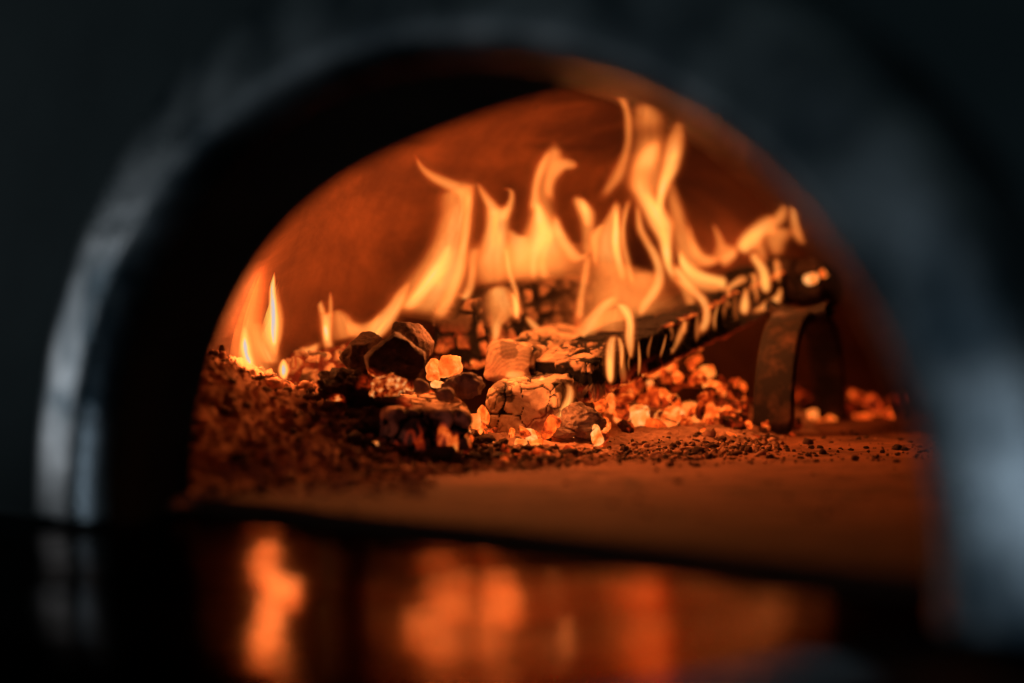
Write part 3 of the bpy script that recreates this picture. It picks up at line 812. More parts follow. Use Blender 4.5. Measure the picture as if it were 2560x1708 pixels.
# far embers beyond the stand
FAR = [(2022, 1052, 60, 40, M_HOT, 'curved bright ember on the floor seen between the legs of the stand', 1.72),
       (2046, 1058, 26, 22, M_MID, 'small dim ember just right of the stand\'s front leg', 1.72), (2078, 1052, 26, 26, M_MID, 'small dim ember beside the far leg of the stand', 1.73),
       (2120, 1020, 60, 34, M_DIM, 'dark coal right of the far leg of the stand', 1.77),
       (2158, 1048, 44, 32, M_MID, 'square blurred ember far right on the floor', 1.74), (2184, 1012, 36, 54, M_MID, 'tall blurred ember far right, above the square one', 1.76),
       (2222, 1040, 24, 40, M_MID, 'narrow blurred ember at the far right', 1.75), (2250, 1000, 60, 40, M_DIM, 'dull coal at the far right beside the oven rim', 1.78),
       (2140, 990, 60, 26, M_DIM, 'dark coal stick lying behind the far right embers', 1.79), (1990, 985, 80, 40, M_DIM, 'dark coal heap seen through the gap of the stand', 1.78),
       (2275, 1030, 26, 30, M_DIM, 'rightmost dull ember, half hidden by the oven rim', 1.75)]
for i, (x, y, w_, h_, m_, lb, Y_) in enumerate(FAR):
    lump('ember', lb, x, y, w_, h_, Y_, 801 + 5 * i, m_, 'ember', sub=3, planes=8, rot=(i * 37) % 60 - 30)
    o = bpy.data.objects[-1] if False else None
for (x, y, w_, lb) in [(2027, 697, 34, 'bright ember spot on the charred log end above the stand'), (2060, 684, 24, 'smaller ember spot right beside it on the charred log end')]:
    lump('ember', lb, x, y, w_, w_ * .8, 1.690, int(900 + x), M_HOT, 'ember', sub=3, planes=12)

# ------------------------------------------------------------------ flames
CROPS = {'D': (1000, 200, 2.704), 'C': (1400, 600, 3.015), 'F': (500, 560, 3.564), 'B': (880, 780, 3.564), 'E': (1700, 460, 4.126), 'M': (1080, 640, 4.896)}
FSEED = [0]
def tongue(name, root, rows, crop, Y, thick=.55, edge=.9, Y1=None, mat=None, halo=True):
    """one tongue of flame: a closed tapering body through the given left/right outline, rows from tip to base"""
    ox, oy, sc = CROPS[crop]
    FSEED[0] += 1
    if halo and name not in ('white_core', 'strip'):
        wide = []
        for (a, b, c, d, h) in rows:
            mx, my, hx_, hy_ = (a + c) / 2, (b + d) / 2, (c - a) / 2, (d - b) / 2
            k = 1.35 + 9 * sc / 3 / max(6, math.hypot(hx_, hy_))
            wide.append((mx - hx_ * k, my - hy_ * k, mx + hx_ * k, my + hy_ * k, min(h, .8) * .46))
        tongue('outer_glow', root, wide, crop, Y + .004, thick * .8, 1.5, None, mat, False)
    R = np.array([[r[0], r[1], r[2], r[3], r[4]] for r in rows], float)
    n = len(R); t = np.arange(n); tt = np.linspace(0, n - 1, (n - 1) * 9 + 1)
    def cr(v):
        out = np.empty(len(tt)); vv = np.concatenate([[2 * v[0] - v[1]], v, [2 * v[-1] - v[-2]]])
        for q, x in enumerate(tt):
            i = min(int(x), n - 2); f = x - i; a, b, c, d = vv[i:i + 4]
            out[q] = .5 * (2 * b + (c - a) * f + (2 * a - 5 * b + 4 * c - d) * f * f + (3 * b - a - 3 * c + d) * f ** 3)
        return out
    R = np.stack([cr(R[:, k]) for k in range(5)], 1); R[:, 4] = np.clip(R[:, 4], 0, 1.3)
    m = 28; V, H, AC, ALg = [], [], [], []
    Yb = Y1 if Y1 is not None else Y
    L = len(R)
    for i, (lx, ly, rx, ry, h) in enumerate(R):
        a = i / (L - 1); y = Y + (Yb - Y) * a + .004 * math.sin(a * 5 + FSEED[0])
        pl = P(ox + lx / sc, oy + ly / sc, y); pr_ = P(ox + rx / sc, oy + ry / sc, y)
        c = (pl + pr_) / 2; hw = (pr_ - pl) / 2; ln = hw.length
        dp = Vector((0, 1, 0)) * min(ln * thick, .010)
        fade = sst(0, .10, np.array(a)) * sst(1, .86, np.array(a))
        for k in range(m):
            an = 2 * math.pi * k / m; cc, ss = math.cos(an), math.sin(an)
            # outline bulged a little so that the soft edge falls on the traced one
            V.append(c + hw * cc * 1.48 + dp * ss)
            H.append(h * (max(0, 1 - abs(cc) ** 2.2)) ** (edge * 1.65) * (.2 + .8 * float(fade)))
            AC.append(cc + .2 * ss); ALg.append(c.z * 10)
    Fc = []
    for i in range(L - 1):
        for k in range(m): Fc.append((i * m + k, i * m + (k + 1) % m, (i + 1) * m + (k + 1) % m, (i + 1) * m + k))
    o = link(name, V, np.array(Fc), mat or M_FLAME, attrs={'burn': H, 'across': AC, 'along': ALg, 'seed': np.full(len(V), FSEED[0] * 1.7)})
    o.parent = root; part(o)
    return o

def flame(label, base, *tongues):
    """a flame: its tongues as parts; added lamps nearby give its light"""
    r = empty('flame', base); tag(r, label, 'flame', 'flames of the wood fire')
    for nm, crop, Y, rows, kw in tongues: tongue(nm, r, rows, crop, Y, **kw)
    return r
T = lambda nm, crop, Y, rows, **kw: (nm, crop, Y, rows, kw)

flame('big flame left of centre, leaning right and ending in a tip curled to the left', tuple(P(960, 880, 1.54)),
  T('flame_body', 'D', 1.56, [(285, 730, 505, 690, .3), (282, 800, 495, 730, .5), (275, 900, 490, 830, .55), (255, 1020, 475, 960, .62), (215, 1130, 455, 1120, .66), (155, 1240, 445, 1260, .68), (85, 1330, 415, 1380, .68), (20, 1410, 370, 1480, .62), (-40, 1490, 300, 1580, .58), (-110, 1570, 230, 1640, .5)]),
  T('curled_tip', 'D', 1.56, [(95, 505, 112, 510, .25), (130, 600, 160, 575, .42), (200, 675, 235, 625, .52), (300, 735, 330, 665, .58), (400, 790, 400, 690, .6), (410, 900, 490, 720, .5), (400, 1000, 480, 900, .35)]),
  T('hot_core', 'D', 1.55, [(330, 1080, 360, 1090, .4), (260, 1180, 350, 1190, .75), (190, 1290, 300, 1300, .92), (110, 1400, 220, 1410, .92), (40, 1490, 140, 1500, .8), (-20, 1570, 60, 1590, .5)], edge=1.3),
  T('lower_tongue', 'F', 1.54, [(1880, 470, 1900, 480, .2), (1760, 600, 1850, 610, .5), (1680, 720, 1800, 740, .75), (1570, 840, 1730, 860, .85), (1480, 960, 1650, 970, .8), (1420, 1060, 1560, 1050, .55), (1400, 1110, 1480, 1100, .3)]),
  T('right_edge', 'D', 1.555, [(430, 720, 500, 700, .4), (440, 850, 492, 860, .55), (420, 1000, 478, 1010, .6), (395, 1150, 455, 1160, .6), (370, 1280, 440, 1300, .6), (310, 1420, 390, 1440, .6), (240, 1560, 320, 1580, .5), (200, 1640, 260, 1650, .3)]))

flame('forked flame with two tips just right of the big leaning flame', tuple(P(1240, 790, 1.60)),
  T('flame_body', 'D', 1.61, [(585, 840, 745, 840, .45), (592, 920, 732, 900, .75), (588, 1000, 728, 985, .85), (565, 1090, 730, 1060, .85), (535, 1180, 740, 1160, .7), (500, 1270, 740, 1260, .52), (520, 1360, 730, 1340, .4), (560, 1420, 700, 1400, .25)]),
  T('left_fork', 'D', 1.61, [(520, 690, 530, 695, .3), (535, 750, 565, 735, .5), (560, 810, 610, 790, .6), (590, 880, 660, 850, .65), (610, 960, 700, 950, .5)]),
  T('right_fork', 'D', 1.61, [(690, 740, 720, 725, .2), (735, 750, 765, 750, .45), (738, 800, 774, 800, .55), (715, 850, 765, 860, .6), (680, 900, 745, 915, .65), (650, 960, 720, 970, .5)]),
  T('veil', 'D', 1.66, [(560, 1080, 1240, 1090, .25), (540, 1190, 1240, 1190, .46), (550, 1300, 1230, 1280, .46), (580, 1390, 1220, 1350, .28)]),
  T('left_leg', 'D', 1.60, [(470, 1110, 560, 1110, .4), (455, 1200, 520, 1230, .5), (465, 1290, 515, 1310, .55), (450, 1380, 500, 1400, .6), (415, 1460, 465, 1480, .62), (385, 1530, 430, 1540, .5)]),
  T('middle_leg', 'D', 1.60, [(690, 1120, 735, 1120, .4), (710, 1200, 740, 1210, .6), (718, 1280, 755, 1290, .62), (740, 1360, 780, 1370, .62), (770, 1450, 800, 1450, .6), (780, 1540, 810, 1540, .4)]))

flame('central flame with a pointed top and a tip curled over to the right', tuple(P(1360, 700, 1.63)),
  T('flame_body', 'D', 1.64, [(1030, 410, 1062, 415, .4), (995, 480, 1090, 490, .5), (950, 560, 1095, 560, .48), (915, 650, 1060, 640, .4), (893, 740, 1035, 740, .38), (885, 830, 1030, 830, .42), (880, 920, 1045, 920, .6), (860, 1010, 1075, 1010, .75), (825, 1090, 1110, 1090, .78), (780, 1160, 1160, 1160, .66), (745, 1240, 1210, 1220, .5), (735, 1310, 1215, 1280, .40), (750, 1380, 1200, 1340, .25)]),
  T('left_edge', 'D', 1.635, [(1000, 470, 1030, 470, .4), (935, 580, 985, 590, .55), (900, 690, 945, 700, .58), (885, 800, 940, 800, .6), (875, 900, 960, 900, .6)]),
  T('curled_tip', 'D', 1.64, [(1205, 565, 1212, 580, .3), (1160, 545, 1165, 600, .5), (1110, 535, 1120, 605, .6), (1050, 545, 1080, 640, .6), (1000, 620, 1045, 690, .55), (980, 720, 1035, 760, .5), (985, 820, 1040, 840, .5)]),
  T('hot_core', 'D', 1.63, [(910, 810, 935, 810, .5), (905, 880, 975, 880, .85), (895, 960, 1020, 960, .92), (885, 1040, 1060, 1045, .9), (880, 1120, 1000, 1120, .8), (878, 1200, 940, 1210, .65), (875, 1300, 930, 1300, .6), (880, 1370, 920, 1370, .4)], edge=1.2),
  T('right_slope', 'D', 1.635, [(1030, 900, 1060, 900, .4), (1035, 990, 1090, 990, .75), (1060, 1080, 1130, 1070, .8), (1110, 1160, 1180, 1140, .7), (1160, 1225, 1220, 1180, .6), (1230, 1220, 1260, 1170, .55), (1300, 1150, 1290, 1100, .4)]),
  T('saddle_sheet', 'D', 1.64, [(720, 1000, 740, 1000, .3), (735, 1060, 800, 1050, .6), (735, 1120, 870, 1070, .75), (730, 1200, 890, 1180, .6), (730, 1290, 880, 1290, .42), (750, 1370, 880, 1360, .3)]),
  T('lower_streak', 'D', 1.63, [(1000, 1060, 1040, 1060, .3), (960, 1140, 1010, 1140, .5), (935, 1220, 990, 1220, .5), (940, 1300, 1000, 1300, .55), (960, 1360, 1010, 1350, .35)]))

flame('short flame with a blunt tip between the central flame and the tall one', tuple(P(1470, 700, 1.62)),
  T('flame_body', 'D', 1.62, [(1172, 780, 1210, 775, .35), (1178, 830, 1265, 830, .6), (1205, 900, 1310, 900, .62), (1222, 980, 1315, 990, .55), (1230, 1060, 1310, 1060, .5), (1230, 1130, 1320, 1130, .5), (1240, 1200, 1320, 1210, .42)]),
  T('hot_core', 'D', 1.615, [(1205, 800, 1235, 800, .4), (1215, 860, 1275, 860, .8), (1235, 930, 1290, 930, .6), (1250, 1000, 1290, 1000, .4)]),
  T('long_strand', 'D', 1.60, [(1245, 1160, 1300, 1160, .4), (1235, 1260, 1285, 1270, .52), (1220, 1360, 1270, 1370, .5), (1205, 1460, 1250, 1460, .5), (1190, 1560, 1240, 1560, .5), (1180, 1650, 1230, 1650, .35)]))

flame('pointed yellow-cored flame left of the tall flame, above the foot of the long log', tuple(P(1520, 850, 1.60)),
  T('flame_body', 'D', 1.60, [(1452, 800, 1478, 805, .35), (1425, 880, 1495, 880, .55), (1365, 980, 1492, 980, .6), (1310, 1060, 1492, 1070, .62), (1300, 1160, 1500, 1170, .56), (1305, 1260, 1520, 1270, .46), (1305, 1370, 1545, 1380, .36), (1290, 1480, 1550, 1490, .34), (1260, 1600, 1480, 1600, .3)]),
  T('hot_core', 'D', 1.59, [(1455, 850, 1475, 850, .4), (1438, 930, 1482, 940, .8), (1430, 1020, 1488, 1030, .95), (1430, 1110, 1490, 1120, .95), (1440, 1200, 1505, 1210, .8), (1465, 1290, 1530, 1300, .62), (1490, 1400, 1545, 1400, .5)], edge=1.2),
  T('wide_veil', 'D', 1.615, [(1300, 1180, 1700, 1270, .25), (1265, 1290, 1760, 1340, .42), (1235, 1410, 1800, 1430, .46), (1205, 1530, 1840, 1520, .46), (1195, 1640, 1700, 1640, .40), (1180, 1740, 1520, 1740, .2)]),
  T('left_veil', 'D', 1.60, [(1350, 970, 1400, 960, .4), (1290, 1050, 1350, 1060, .6), (1295, 1150, 1340, 1160, .5), (1300, 1260, 1340, 1270, .4)]),
  T('lower_veil', 'M', 1.58, [(2250, 480, 2290, 490, .3), (2120, 540, 2250, 560, .6), (2000, 640, 2180, 660, .65), (1880, 760, 2100, 780, .65), (1780, 880, 2050, 900, .6), (1700, 980, 1980, 990, .5), (1680, 1040, 1850, 1030, .3)]),
  T('right_strand', 'D', 1.595, [(1540, 780, 1580, 790, .25), (1505, 880, 1545, 890, .45), (1490, 980, 1525, 990, .5), (1490, 1090, 1530, 1100, .5), (1510, 1200, 1555, 1210, .52), (1530, 1310, 1580, 1320, .5), (1550, 1420, 1600, 1420, .4)]))

flame('tall main flame reaching up to the arch, twisted yellow in the middle', tuple(P(1690, 830, 1.62)),
  T('flame_top', 'D', 1.64, [(1600, 140, 1670, 130, .25), (1585, 200, 1740, 190, .42), (1572, 280, 1775, 260, .46), (1590, 370, 1785, 350, .34), (1590, 450, 1785, 440, .5), (1570, 540, 1780, 530, .58), (1545, 640, 1775, 630, .50), (1555, 730, 1765, 740, .5), (1590, 820, 1760, 840, .5)]),
  T('hot_twist', 'D', 1.63, [(1720, 380, 1760, 380, .4), (1650, 460, 1760, 450, .65), (1600, 540, 1740, 540, .72), (1560, 620, 1690, 630, .5), (1560, 720, 1690, 720, .62), (1600, 810, 1740, 800, .85), (1650, 900, 1800, 890, .95), (1690, 980, 1842, 970, .95), (1740, 1070, 1842, 1060, .92), (1765, 1160, 1838, 1170, .95), (1785, 1250, 1845, 1260, .85), (1810, 1330, 1880, 1340, .65), (1830, 1400, 1900, 1400, .4)], edge=1.1),
  T('right_arm', 'D', 1.63, [(1880, 240, 1928, 262, .35), (1840, 320, 1925, 330, .42), (1805, 410, 1918, 420, .55), (1790, 500, 1900, 510, .75), (1775, 590, 1875, 600, .85), (1752, 680, 1835, 690, .85), (1735, 780, 1795, 790, .85), (1720, 870, 1780, 880, .8), (1720, 950, 1790, 950, .5)]),
  T('right_veil', 'D', 1.65, [(1815, 660, 1850, 660, .2), (1800, 760, 1880, 770, .36), (1815, 870, 1915, 880, .46), (1835, 980, 1945, 990, .48), (1850, 1080, 1985, 1090, .5), (1870, 1180, 2060, 1170, .5), (1900, 1260, 2120, 1230, .42), (1960, 1310, 2120, 1270, .3)]),
  T('left_edge_strand', 'D', 1.62, [(1590, 800, 1610, 800, .3), (1592, 900, 1628, 900, .5), (1600, 1000, 1648, 1000, .55), (1640, 1090, 1695, 1090, .58), (1690, 1180, 1750, 1180, .68), (1722, 1270, 1782, 1280, .72), (1715, 1360, 1780, 1375, .72), (1670, 1440, 1740, 1460, .68), (1625, 1510, 1690, 1520, .66), (1610, 1580, 1650, 1590, .5), (1640, 1660, 1670, 1665, .3)]),
  T('lower_sheet', 'D', 1.63, [(1560, 1290, 1720, 1290, .35), (1555, 1340, 1740, 1350, .5), (1545, 1420, 1730, 1430, .42), (1540, 1500, 1660, 1500, .32), (1550, 1560, 1640, 1560, .2)]),
  T('left_ribbon', 'D', 1.645, [(1430, 100, 1510, 98, .3), (1480, 140, 1532, 130, .5), (1512, 210, 1555, 215, .5), (1522, 310, 1570, 320, .48), (1520, 420, 1565, 440, .45), (1485, 530, 1540, 555, .45), (1430, 640, 1500, 670, .45), (1380, 730, 1430, 760, .4), (1330, 810, 1380, 830, .28)]),
  T('lower_right_strand', 'C', 1.598, [(835, 170, 890, 170, .8), (865, 260, 930, 250, .75), (915, 330, 985, 320, .7), (975, 390, 1050, 380, .66), (1035, 450, 1105, 440, .68), (1075, 520, 1132, 520, .7), (1075, 590, 1135, 600, .68), (1050, 660, 1110, 670, .6), (1030, 730, 1070, 730, .35)]),
  T('inner_veil', 'C', 1.625, [(840, 280, 900, 290, .5), (890, 350, 990, 360, .48), (930, 420, 1020, 430, .48), (950, 490, 1015, 500, .45), (950, 560, 1000, 560, .3)]),
  T('thin_strand', 'C', 1.575, [(930, 600, 975, 600, .3), (905, 660, 950, 670, .45), (870, 740, 915, 750, .5), (840, 810, 875, 820, .5), (820, 870, 845, 870, .3)]))

flame('yellow flame sweeping right along the top of the long log', tuple(P(1790, 715, 1.66)),
  T('flame_body', 'C', 1.655, [(885, 60, 905, 90, .4), (915, 100, 905, 190, .85), (965, 165, 945, 260, .92), (1030, 215, 1015, 310, .92), (1100, 250, 1090, 335, .9), (1170, 270, 1165, 350, .85), (1235, 285, 1225, 380, .78), (1275, 320, 1255, 400, .5)], edge=.8),
  T('under_glow', 'C', 1.66, [(900, 190, 900, 260, .4), (970, 250, 960, 350, .5), (1060, 300, 1050, 390, .48), (1150, 330, 1150, 400, .45), (1230, 360, 1230, 410, .3)]))

flame('small pointed flame in the dip between the tall flame and the right flame', tuple(P(1800, 660, 1.69)),
  T('tip', 'E', 1.69, [(325, 400, 345, 405, .25), (350, 480, 395, 480, .4), (370, 560, 440, 560, .48), (375, 640, 480, 620, .5), (350, 720, 580, 650, .48), (300, 790, 560, 730, .4), (300, 850, 480, 810, .25)]),
  T('left_slope', 'E', 1.69, [(60, 400, 90, 400, .3), (80, 520, 130, 520, .45), (100, 630, 180, 640, .5), (130, 720, 240, 730, .5), (180, 790, 330, 750, .5), (240, 860, 400, 780, .45), (330, 860, 440, 800, .3)]),
  T('round_bud', 'E', 1.68, [(590, 660, 600, 720, .4), (520, 680, 560, 770, .6), (440, 740, 490, 830, .6), (400, 790, 430, 860, .45)]))

flame('flame wrapping over the right end of the long log, with a double tip', tuple(P(1880, 690, 1.69)),
  T('yellow_arc', 'E', 1.69, [(960, 300, 1000, 350, .3), (850, 360, 930, 470, .65), (740, 450, 850, 560, .85), (650, 540, 780, 640, .9), (600, 620, 720, 690, .82), (575, 690, 660, 745, .5)], edge=.8),
  T('left_tip', 'E', 1.70, [(1080, 190, 1125, 200, .35), (1020, 270, 1120, 290, .55), (950, 350, 1080, 380, .55), (900, 440, 1010, 460, .55), (880, 540, 1000, 560, .45)]),
  T('right_tip', 'E', 1.70, [(1150, 200, 1200, 210, .4), (1140, 280, 1230, 290, .58), (1140, 380, 1240, 390, .55), (1150, 480, 1270, 480, .5), (1190, 560, 1290, 570, .4), (1240, 630, 1300, 640, .25)]),
  T('middle_sheet', 'E', 1.70, [(880, 440, 1140, 440, .4), (870, 520, 1140, 520, .55), (890, 600, 1080, 600, .52), (920, 680, 1060, 680, .42), (950, 750, 1040, 750, .25)]),
  T('left_sheet', 'E', 1.695, [(760, 560, 860, 540, .35), (740, 640, 880, 640, .45), (790, 720, 890, 720, .45), (830, 780, 900, 780, .35), (870, 820, 910, 820, .2)]),
  T('lick', 'E', 1.655, [(725, 690, 780, 690, .5), (730, 770, 830, 770, .66), (780, 850, 880, 840, .7), (815, 930, 915, 920, .78), (820, 1010, 930, 1010, .85), (840, 1080, 925, 1080, .8), (870, 1150, 910, 1150, .4)]),
  T('thin_lick', 'E', 1.655, [(965, 760, 1010, 760, .3), (965, 830, 1035, 830, .5), (970, 910, 1040, 910, .52), (990, 980, 1035, 980, .4), (1010, 1030, 1040, 1030, .2)]))

flame('crescent flame curling under the right end of the long log', tuple(P(1930, 770, 1.66)),
  T('flame_body', 'E', 1.66, [(1020, 1050, 1050, 1050, .3), (1005, 1120, 1048, 1140, .55), (950, 1180, 1020, 1230, .7), (880, 1220, 940, 1300, .75), (820, 1260, 850, 1310, .6), (720, 1320, 730, 1350, .4)]))
flame('slim upright flame on the side of the long log near its right end', tuple(P(1862, 790, 1.655)),
  T('flame_body', 'E', 1.642, [(665, 1060, 700, 1060, .25), (650, 1140, 705, 1150, .6), (630, 1220, 712, 1230, .78), (620, 1290, 705, 1300, .78), (640, 1360, 685, 1365, .4)]),
  )
flame('dull orange strip of flame between two slim licks on the long log', tuple(P(1888, 760, 1.655)),
  T('flame_body', 'E', 1.645, [(700, 920, 780, 900, .4), (740, 980, 800, 980, .5), (755, 1060, 800, 1060, .5), (770, 1150, 808, 1150, .42), (780, 1240, 806, 1240, .2)]),
  T('left_strip', 'E', 1.635, [(480, 1060, 520, 1050, .35), (475, 1130, 522, 1130, .5), (480, 1210, 520, 1210, .42), (490, 1290, 515, 1290, .2)]),
  T('edge_glow', 'E', 1.66, [(700, 950, 710, 1000, .3), (620, 955, 640, 1030, .55), (540, 1010, 560, 1070, .58), (480, 1060, 500, 1120, .5), (450, 1110, 460, 1140, .3)]))
flame('curved flame bending down over the side of the long log in the middle', tuple(P(1580, 890, 1.585)),
  T('flame_body', 'C', 1.525, [(405, 470, 440, 465, .5), (450, 530, 510, 500, .75), (485, 590, 550, 570, .8), (495, 650, 560, 650, .78), (490, 720, 558, 730, .74), (500, 790, 556, 800, .7), (515, 860, 548, 870, .5), (525, 900, 540, 905, .3)]),
  T('left_veil', 'C', 1.53, [(380, 520, 440, 500, .4), (300, 590, 480, 580, .5), (250, 650, 490, 650, .45), (300, 700, 480, 700, .35)]))
def side_strips():
    out = []; rs = random.Random(4)
    px = 1556
    while px < 1900:
        t = (px - 1483) / (1878 - 1483)
        yb = 1005 - 220 * t; yt = yb - 100 + rs.uniform(0, 26)
        Ys = 1.515 + .215 * (px - 1398) / 527 - .057
        lean = rs.uniform(2, 16); w = rs.choice([3.0, 4.0, 6.0, 9.0]); h = rs.uniform(.24, .50); low = yb - rs.uniform(-4, 46) ** 1.0
        c = lambda x, y: ((x - 1400) * 3.015, (y - 600) * 3.015)
        rows = []
        for k, (f, ww, hh) in enumerate([(0, .35, .4), (.25, .8, .9), (.55, 1.0, 1.0), (.8, .9, .8), (1, .3, .3)]):
            y = yt + (low - yt) * f; x = px + lean * (1 - f) ** 2 + 3 * math.sin(f * 4 + px)
            a = c(x - w * ww, y); b = c(x + w * ww, y); rows.append((a[0], a[1], b[0], b[1], h * hh))
        out.append(T('strip', 'C', Ys, rows))
        px += rs.uniform(17, 34)
    return out
flame('row of dull-orange strips of flame licking down the dark side of the long log', tuple(P(1640, 880, 1.58)), *side_strips())
flame('narrow pale flame at the near corner of the long log', tuple(P(1530, 960, 1.555)),
  T('flame_body', 'C', 1.508, [(385, 710, 430, 710, .5), (355, 780, 415, 790, .66), (345, 870, 410, 880, .78), (345, 950, 406, 960, .86), (352, 1030, 402, 1040, .8), (368, 1095, 390, 1100, .4)]),
  T('side_lick', 'C', 1.515, [(425, 720, 455, 725, .4), (440, 790, 478, 795, .58), (448, 860, 482, 860, .58), (452, 930, 475, 930, .5), (458, 990, 470, 990, .2)]))
flame('small crescent flame at the right side of the log end', tuple(P(1385, 1060, 1.475)),
  T('flame_body', 'B', 1.475, [(1895, 620, 1945, 625, .3), (1912, 690, 1975, 700, .55), (1905, 760, 1970, 780, .68), (1870, 830, 1945, 850, .72), (1820, 900, 1895, 920, .68), (1780, 965, 1820, 975, .5), (1770, 1000, 1785, 1005, .25)]))
flame('pale flat lick of flame lying left across the top of the log end', tuple(P(1290, 935, 1.50)),
  T('flame_body', 'B', 1.50, [(1360, 550, 1365, 580, .3), (1390, 525, 1400, 600, .62), (1440, 515, 1450, 605, .66), (1490, 520, 1500, 600, .55), (1540, 535, 1545, 590, .35)]))
flame('tiny white-tipped flame standing on the log end', tuple(P(1352, 960, 1.49)),
  T('flame_body', 'B', 1.49, [(1690, 565, 1705, 568, .4), (1665, 600, 1715, 605, .95), (1655, 635, 1725, 640, 1.05), (1665, 665, 1715, 668, .5)]))
flame('teardrop flame in front of the black back log, above the ringed log', tuple(P(1230, 860, 1.56)),
  T('flame_body', 'M', 1.56, [(800, 330, 880, 320, .45), (680, 440, 980, 440, .62), (655, 560, 1050, 560, .62), (660, 660, 1070, 680, .55), (680, 760, 960, 760, .5), (710, 850, 860, 850, .6), (730, 950, 835, 950, .66), (732, 1040, 800, 1040, .55), (735, 1090, 780, 1090, .3)]),
  T('right_rim', 'M', 1.555, [(950, 440, 990, 440, .4), (980, 530, 1050, 530, .75), (990, 620, 1072, 620, .88), (995, 710, 1070, 720, .7), (1010, 790, 1060, 790, .35)]))
flame('thin flame licking up left behind the ringed log', tuple(P(1350, 830, 1.60)),
  T('flame_body', 'M', 1.60, [(1140, 735, 1170, 735, .4), (1160, 790, 1230, 780, .6), (1200, 850, 1290, 840, .66), (1250, 910, 1350, 900, .6), (1310, 960, 1380, 950, .35)]))
flame('tall candle-like flame at the far left with a white core', tuple(P(680, 900, 1.50)),
  T('flame_body', 'F', 1.50, [(635, 90, 650, 95, .3), (600, 190, 662, 200, .55), (580, 320, 672, 330, .7), (560, 450, 680, 460, .78), (545, 600, 685, 610, .8), (540, 740, 710, 740, .8), (545, 870, 725, 870, .8), (565, 1000, 715, 1000, .8), (610, 1090, 700, 1090, .7), (640, 1160, 695, 1160, .45), (660, 1220, 690, 1220, .2)], edge=.7),
  T('white_core', 'F', 1.49, [(635, 360, 655, 365, .7), (625, 480, 668, 480, .95), (618, 610, 675, 610, 1.05), (615, 740, 685, 740, 1.15), (615, 860, 695, 860, 1.2), (620, 960, 692, 960, 1.2), (635, 1050, 685, 1050, 1.1), (655, 1120, 675, 1120, .7)], edge=1.0))
flame('faint orange veil of flame against the left wall', tuple(P(610, 900, 1.47)),
  T('veil', 'F', 1.47, [(480, 370, 590, 340, .2), (430, 500, 570, 480, .32), (380, 640, 560, 620, .38), (320, 760, 560, 750, .42), (280, 880, 560, 880, .46), (250, 1000, 580, 1010, .5), (240, 1110, 620, 1120, .52), (290, 1210, 640, 1230, .5), (400, 1300, 650, 1320, .42), (520, 1380, 660, 1390, .2)]),
  T('lower_veil', 'F', 1.475, [(440, 860, 560, 860, .3), (450, 980, 600, 980, .45), (480, 1090, 660, 1090, .55), (520, 1180, 700, 1180, .55), (580, 1260, 700, 1270, .4)]))
flame('small white-cored flame left of the candle-like flame', tuple(P(620, 920, 1.46)),
  T('flame_body', 'F', 1.46, [(390, 890, 405, 890, .3), (370, 970, 430, 970, .7), (355, 1060, 450, 1060, .8), (355, 1150, 475, 1150, .8), (385, 1240, 500, 1230, .75), (440, 1310, 520, 1300, .45), (490, 1350, 530, 1340, .2)]),
  T('white_core', 'F', 1.455, [(388, 985, 408, 985, .8), (370, 1070, 430, 1070, 1.2), (375, 1150, 445, 1150, 1.2), (400, 1220, 468, 1215, 1.2), (435, 1275, 472, 1265, .8)], edge=.9))
flame('tiny white teardrop flame above the ash heap', tuple(P(708, 945, 1.49)),
  T('flame_body', 'F', 1.49, [(738, 1195, 750, 1195, .5), (715, 1245, 775, 1245, .95), (705, 1300, 788, 1300, 1.1), (712, 1350, 778, 1350, 1.0), (730, 1400, 765, 1400, .4)], edge=.7))
flame('low curved flame bridging from the candle-like flame to the short log', tuple(P(780, 870, 1.55)),
  T('flame_body', 'F', 1.55, [(715, 880, 735, 880, .3), (705, 960, 775, 950, .5), (715, 1040, 810, 1030, .55), (740, 1130, 850, 1075, .6), (820, 1190, 890, 1100, .62), (920, 1190, 950, 1100, .62), (1010, 1150, 1020, 1075, .62), (1090, 1110, 1090, 1040, .5)]),
  T('under_veil', 'F', 1.555, [(760, 1130, 780, 1240, .3), (860, 1150, 870, 1240, .4), (960, 1140, 980, 1220, .4), (1060, 1100, 1090, 1190, .3)]))
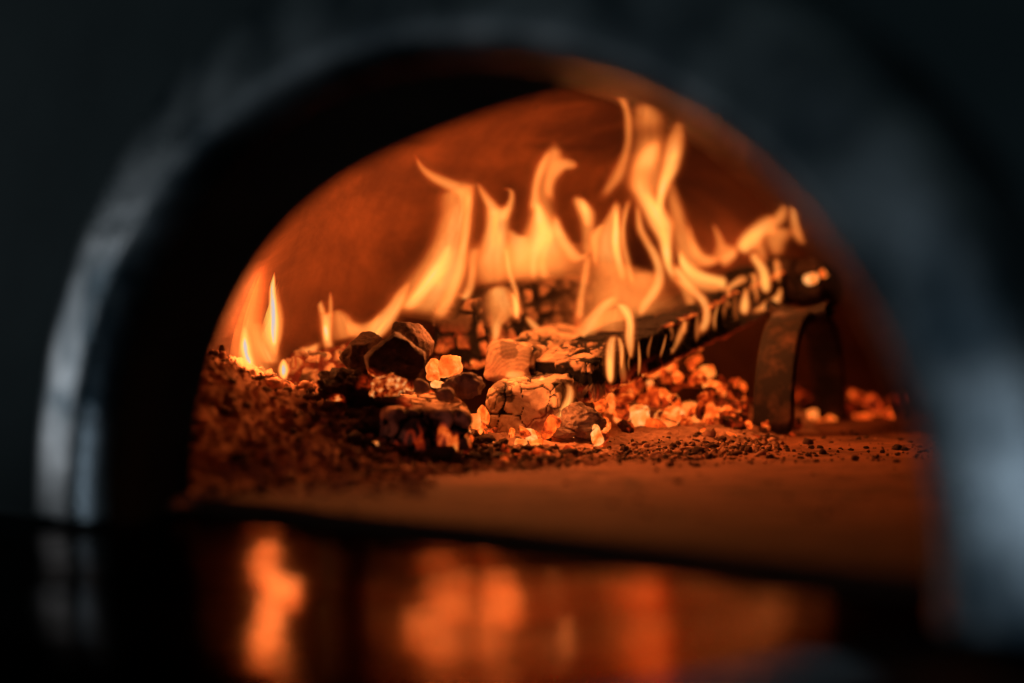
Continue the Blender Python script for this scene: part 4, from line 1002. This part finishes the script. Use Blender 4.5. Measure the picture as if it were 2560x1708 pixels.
flame('small white-cored flame with two thin tips above the short log', tuple(P(815, 860, 1.56)),
  T('flame_body', 'F', 1.56, [(1065, 780, 1180, 780, .5), (1080, 860, 1175, 860, .75), (1085, 940, 1170, 940, .82), (1095, 1020, 1170, 1020, .8), (1105, 1085, 1180, 1080, .6), (1115, 1110, 1180, 1105, .3)]),
  T('white_core', 'F', 1.555, [(1100, 890, 1130, 890, .9), (1102, 950, 1145, 950, 1.2), (1110, 1010, 1148, 1010, 1.1), (1120, 1050, 1145, 1050, .7)]),
  T('left_tip', 'F', 1.56, [(965, 500, 985, 500, .2), (985, 570, 1045, 570, .4), (1020, 660, 1075, 650, .5), (1050, 740, 1105, 740, .55), (1070, 830, 1130, 830, .6)]),
  T('right_tip', 'F', 1.56, [(1155, 600, 1165, 600, .25), (1148, 680, 1178, 680, .45), (1145, 760, 1182, 760, .5), (1130, 840, 1180, 840, .5)]),
  T('right_sheet', 'F', 1.565, [(1180, 760, 1240, 750, .3), (1170, 840, 1310, 810, .5), (1175, 920, 1360, 870, .55), (1180, 1000, 1430, 930, .5), (1200, 1060, 1440, 1010, .35)]),
  T('bridge', 'F', 1.56, [(1300, 830, 1290, 960, .35), (1370, 880, 1360, 1000, .5), (1450, 890, 1440, 1010, .52), (1540, 850, 1520, 960, .5), (1620, 780, 1620, 880, .4)]))

# added warm lamps in and around the flames, standing for the fire's light
def added_fire_lamp(px, py, Y, power, r=.030, color=(1.0, .255, .055)):
    d = bpy.data.lights.new('added_fire_light', 'POINT'); d.energy = power; d.color = color; d.shadow_soft_size = r
    o = bpy.data.objects.new('added_fire_light', d); COL.objects.link(o); o.location = P(px, py, Y)
    return o
for a in ((1010, 820, 1.53, .08, .02), (1112, 775, 1.475, .36, .015), (1238, 775, 1.475, .34, .014), (1150, 570, 1.50, .42, .06), (1250, 550, 1.54, .34, .06), (1345, 540, 1.55, .34, .06),
          (1530, 550, 1.56, .38, .06), (1600, 660, 1.57, .12, .02), (1645, 611, 1.59, .34, .018), (1640, 490, 1.59, .30, .05), (1760, 680, 1.64, .08, .05), (1830, 640, 1.77, .20, .03), (1900, 600, 1.68, .10, .05)):
    added_fire_lamp(*a)
added_fire_lamp(667, 720, 1.47, .14, .011)
added_fire_lamp(672, 790, 1.47, .18, .011)
added_fire_lamp(674, 860, 1.47, .18, .011)
added_fire_lamp(1388, 1000, 1.46, .03, .006)
added_fire_lamp(1928, 772, 1.655, .07, .010)
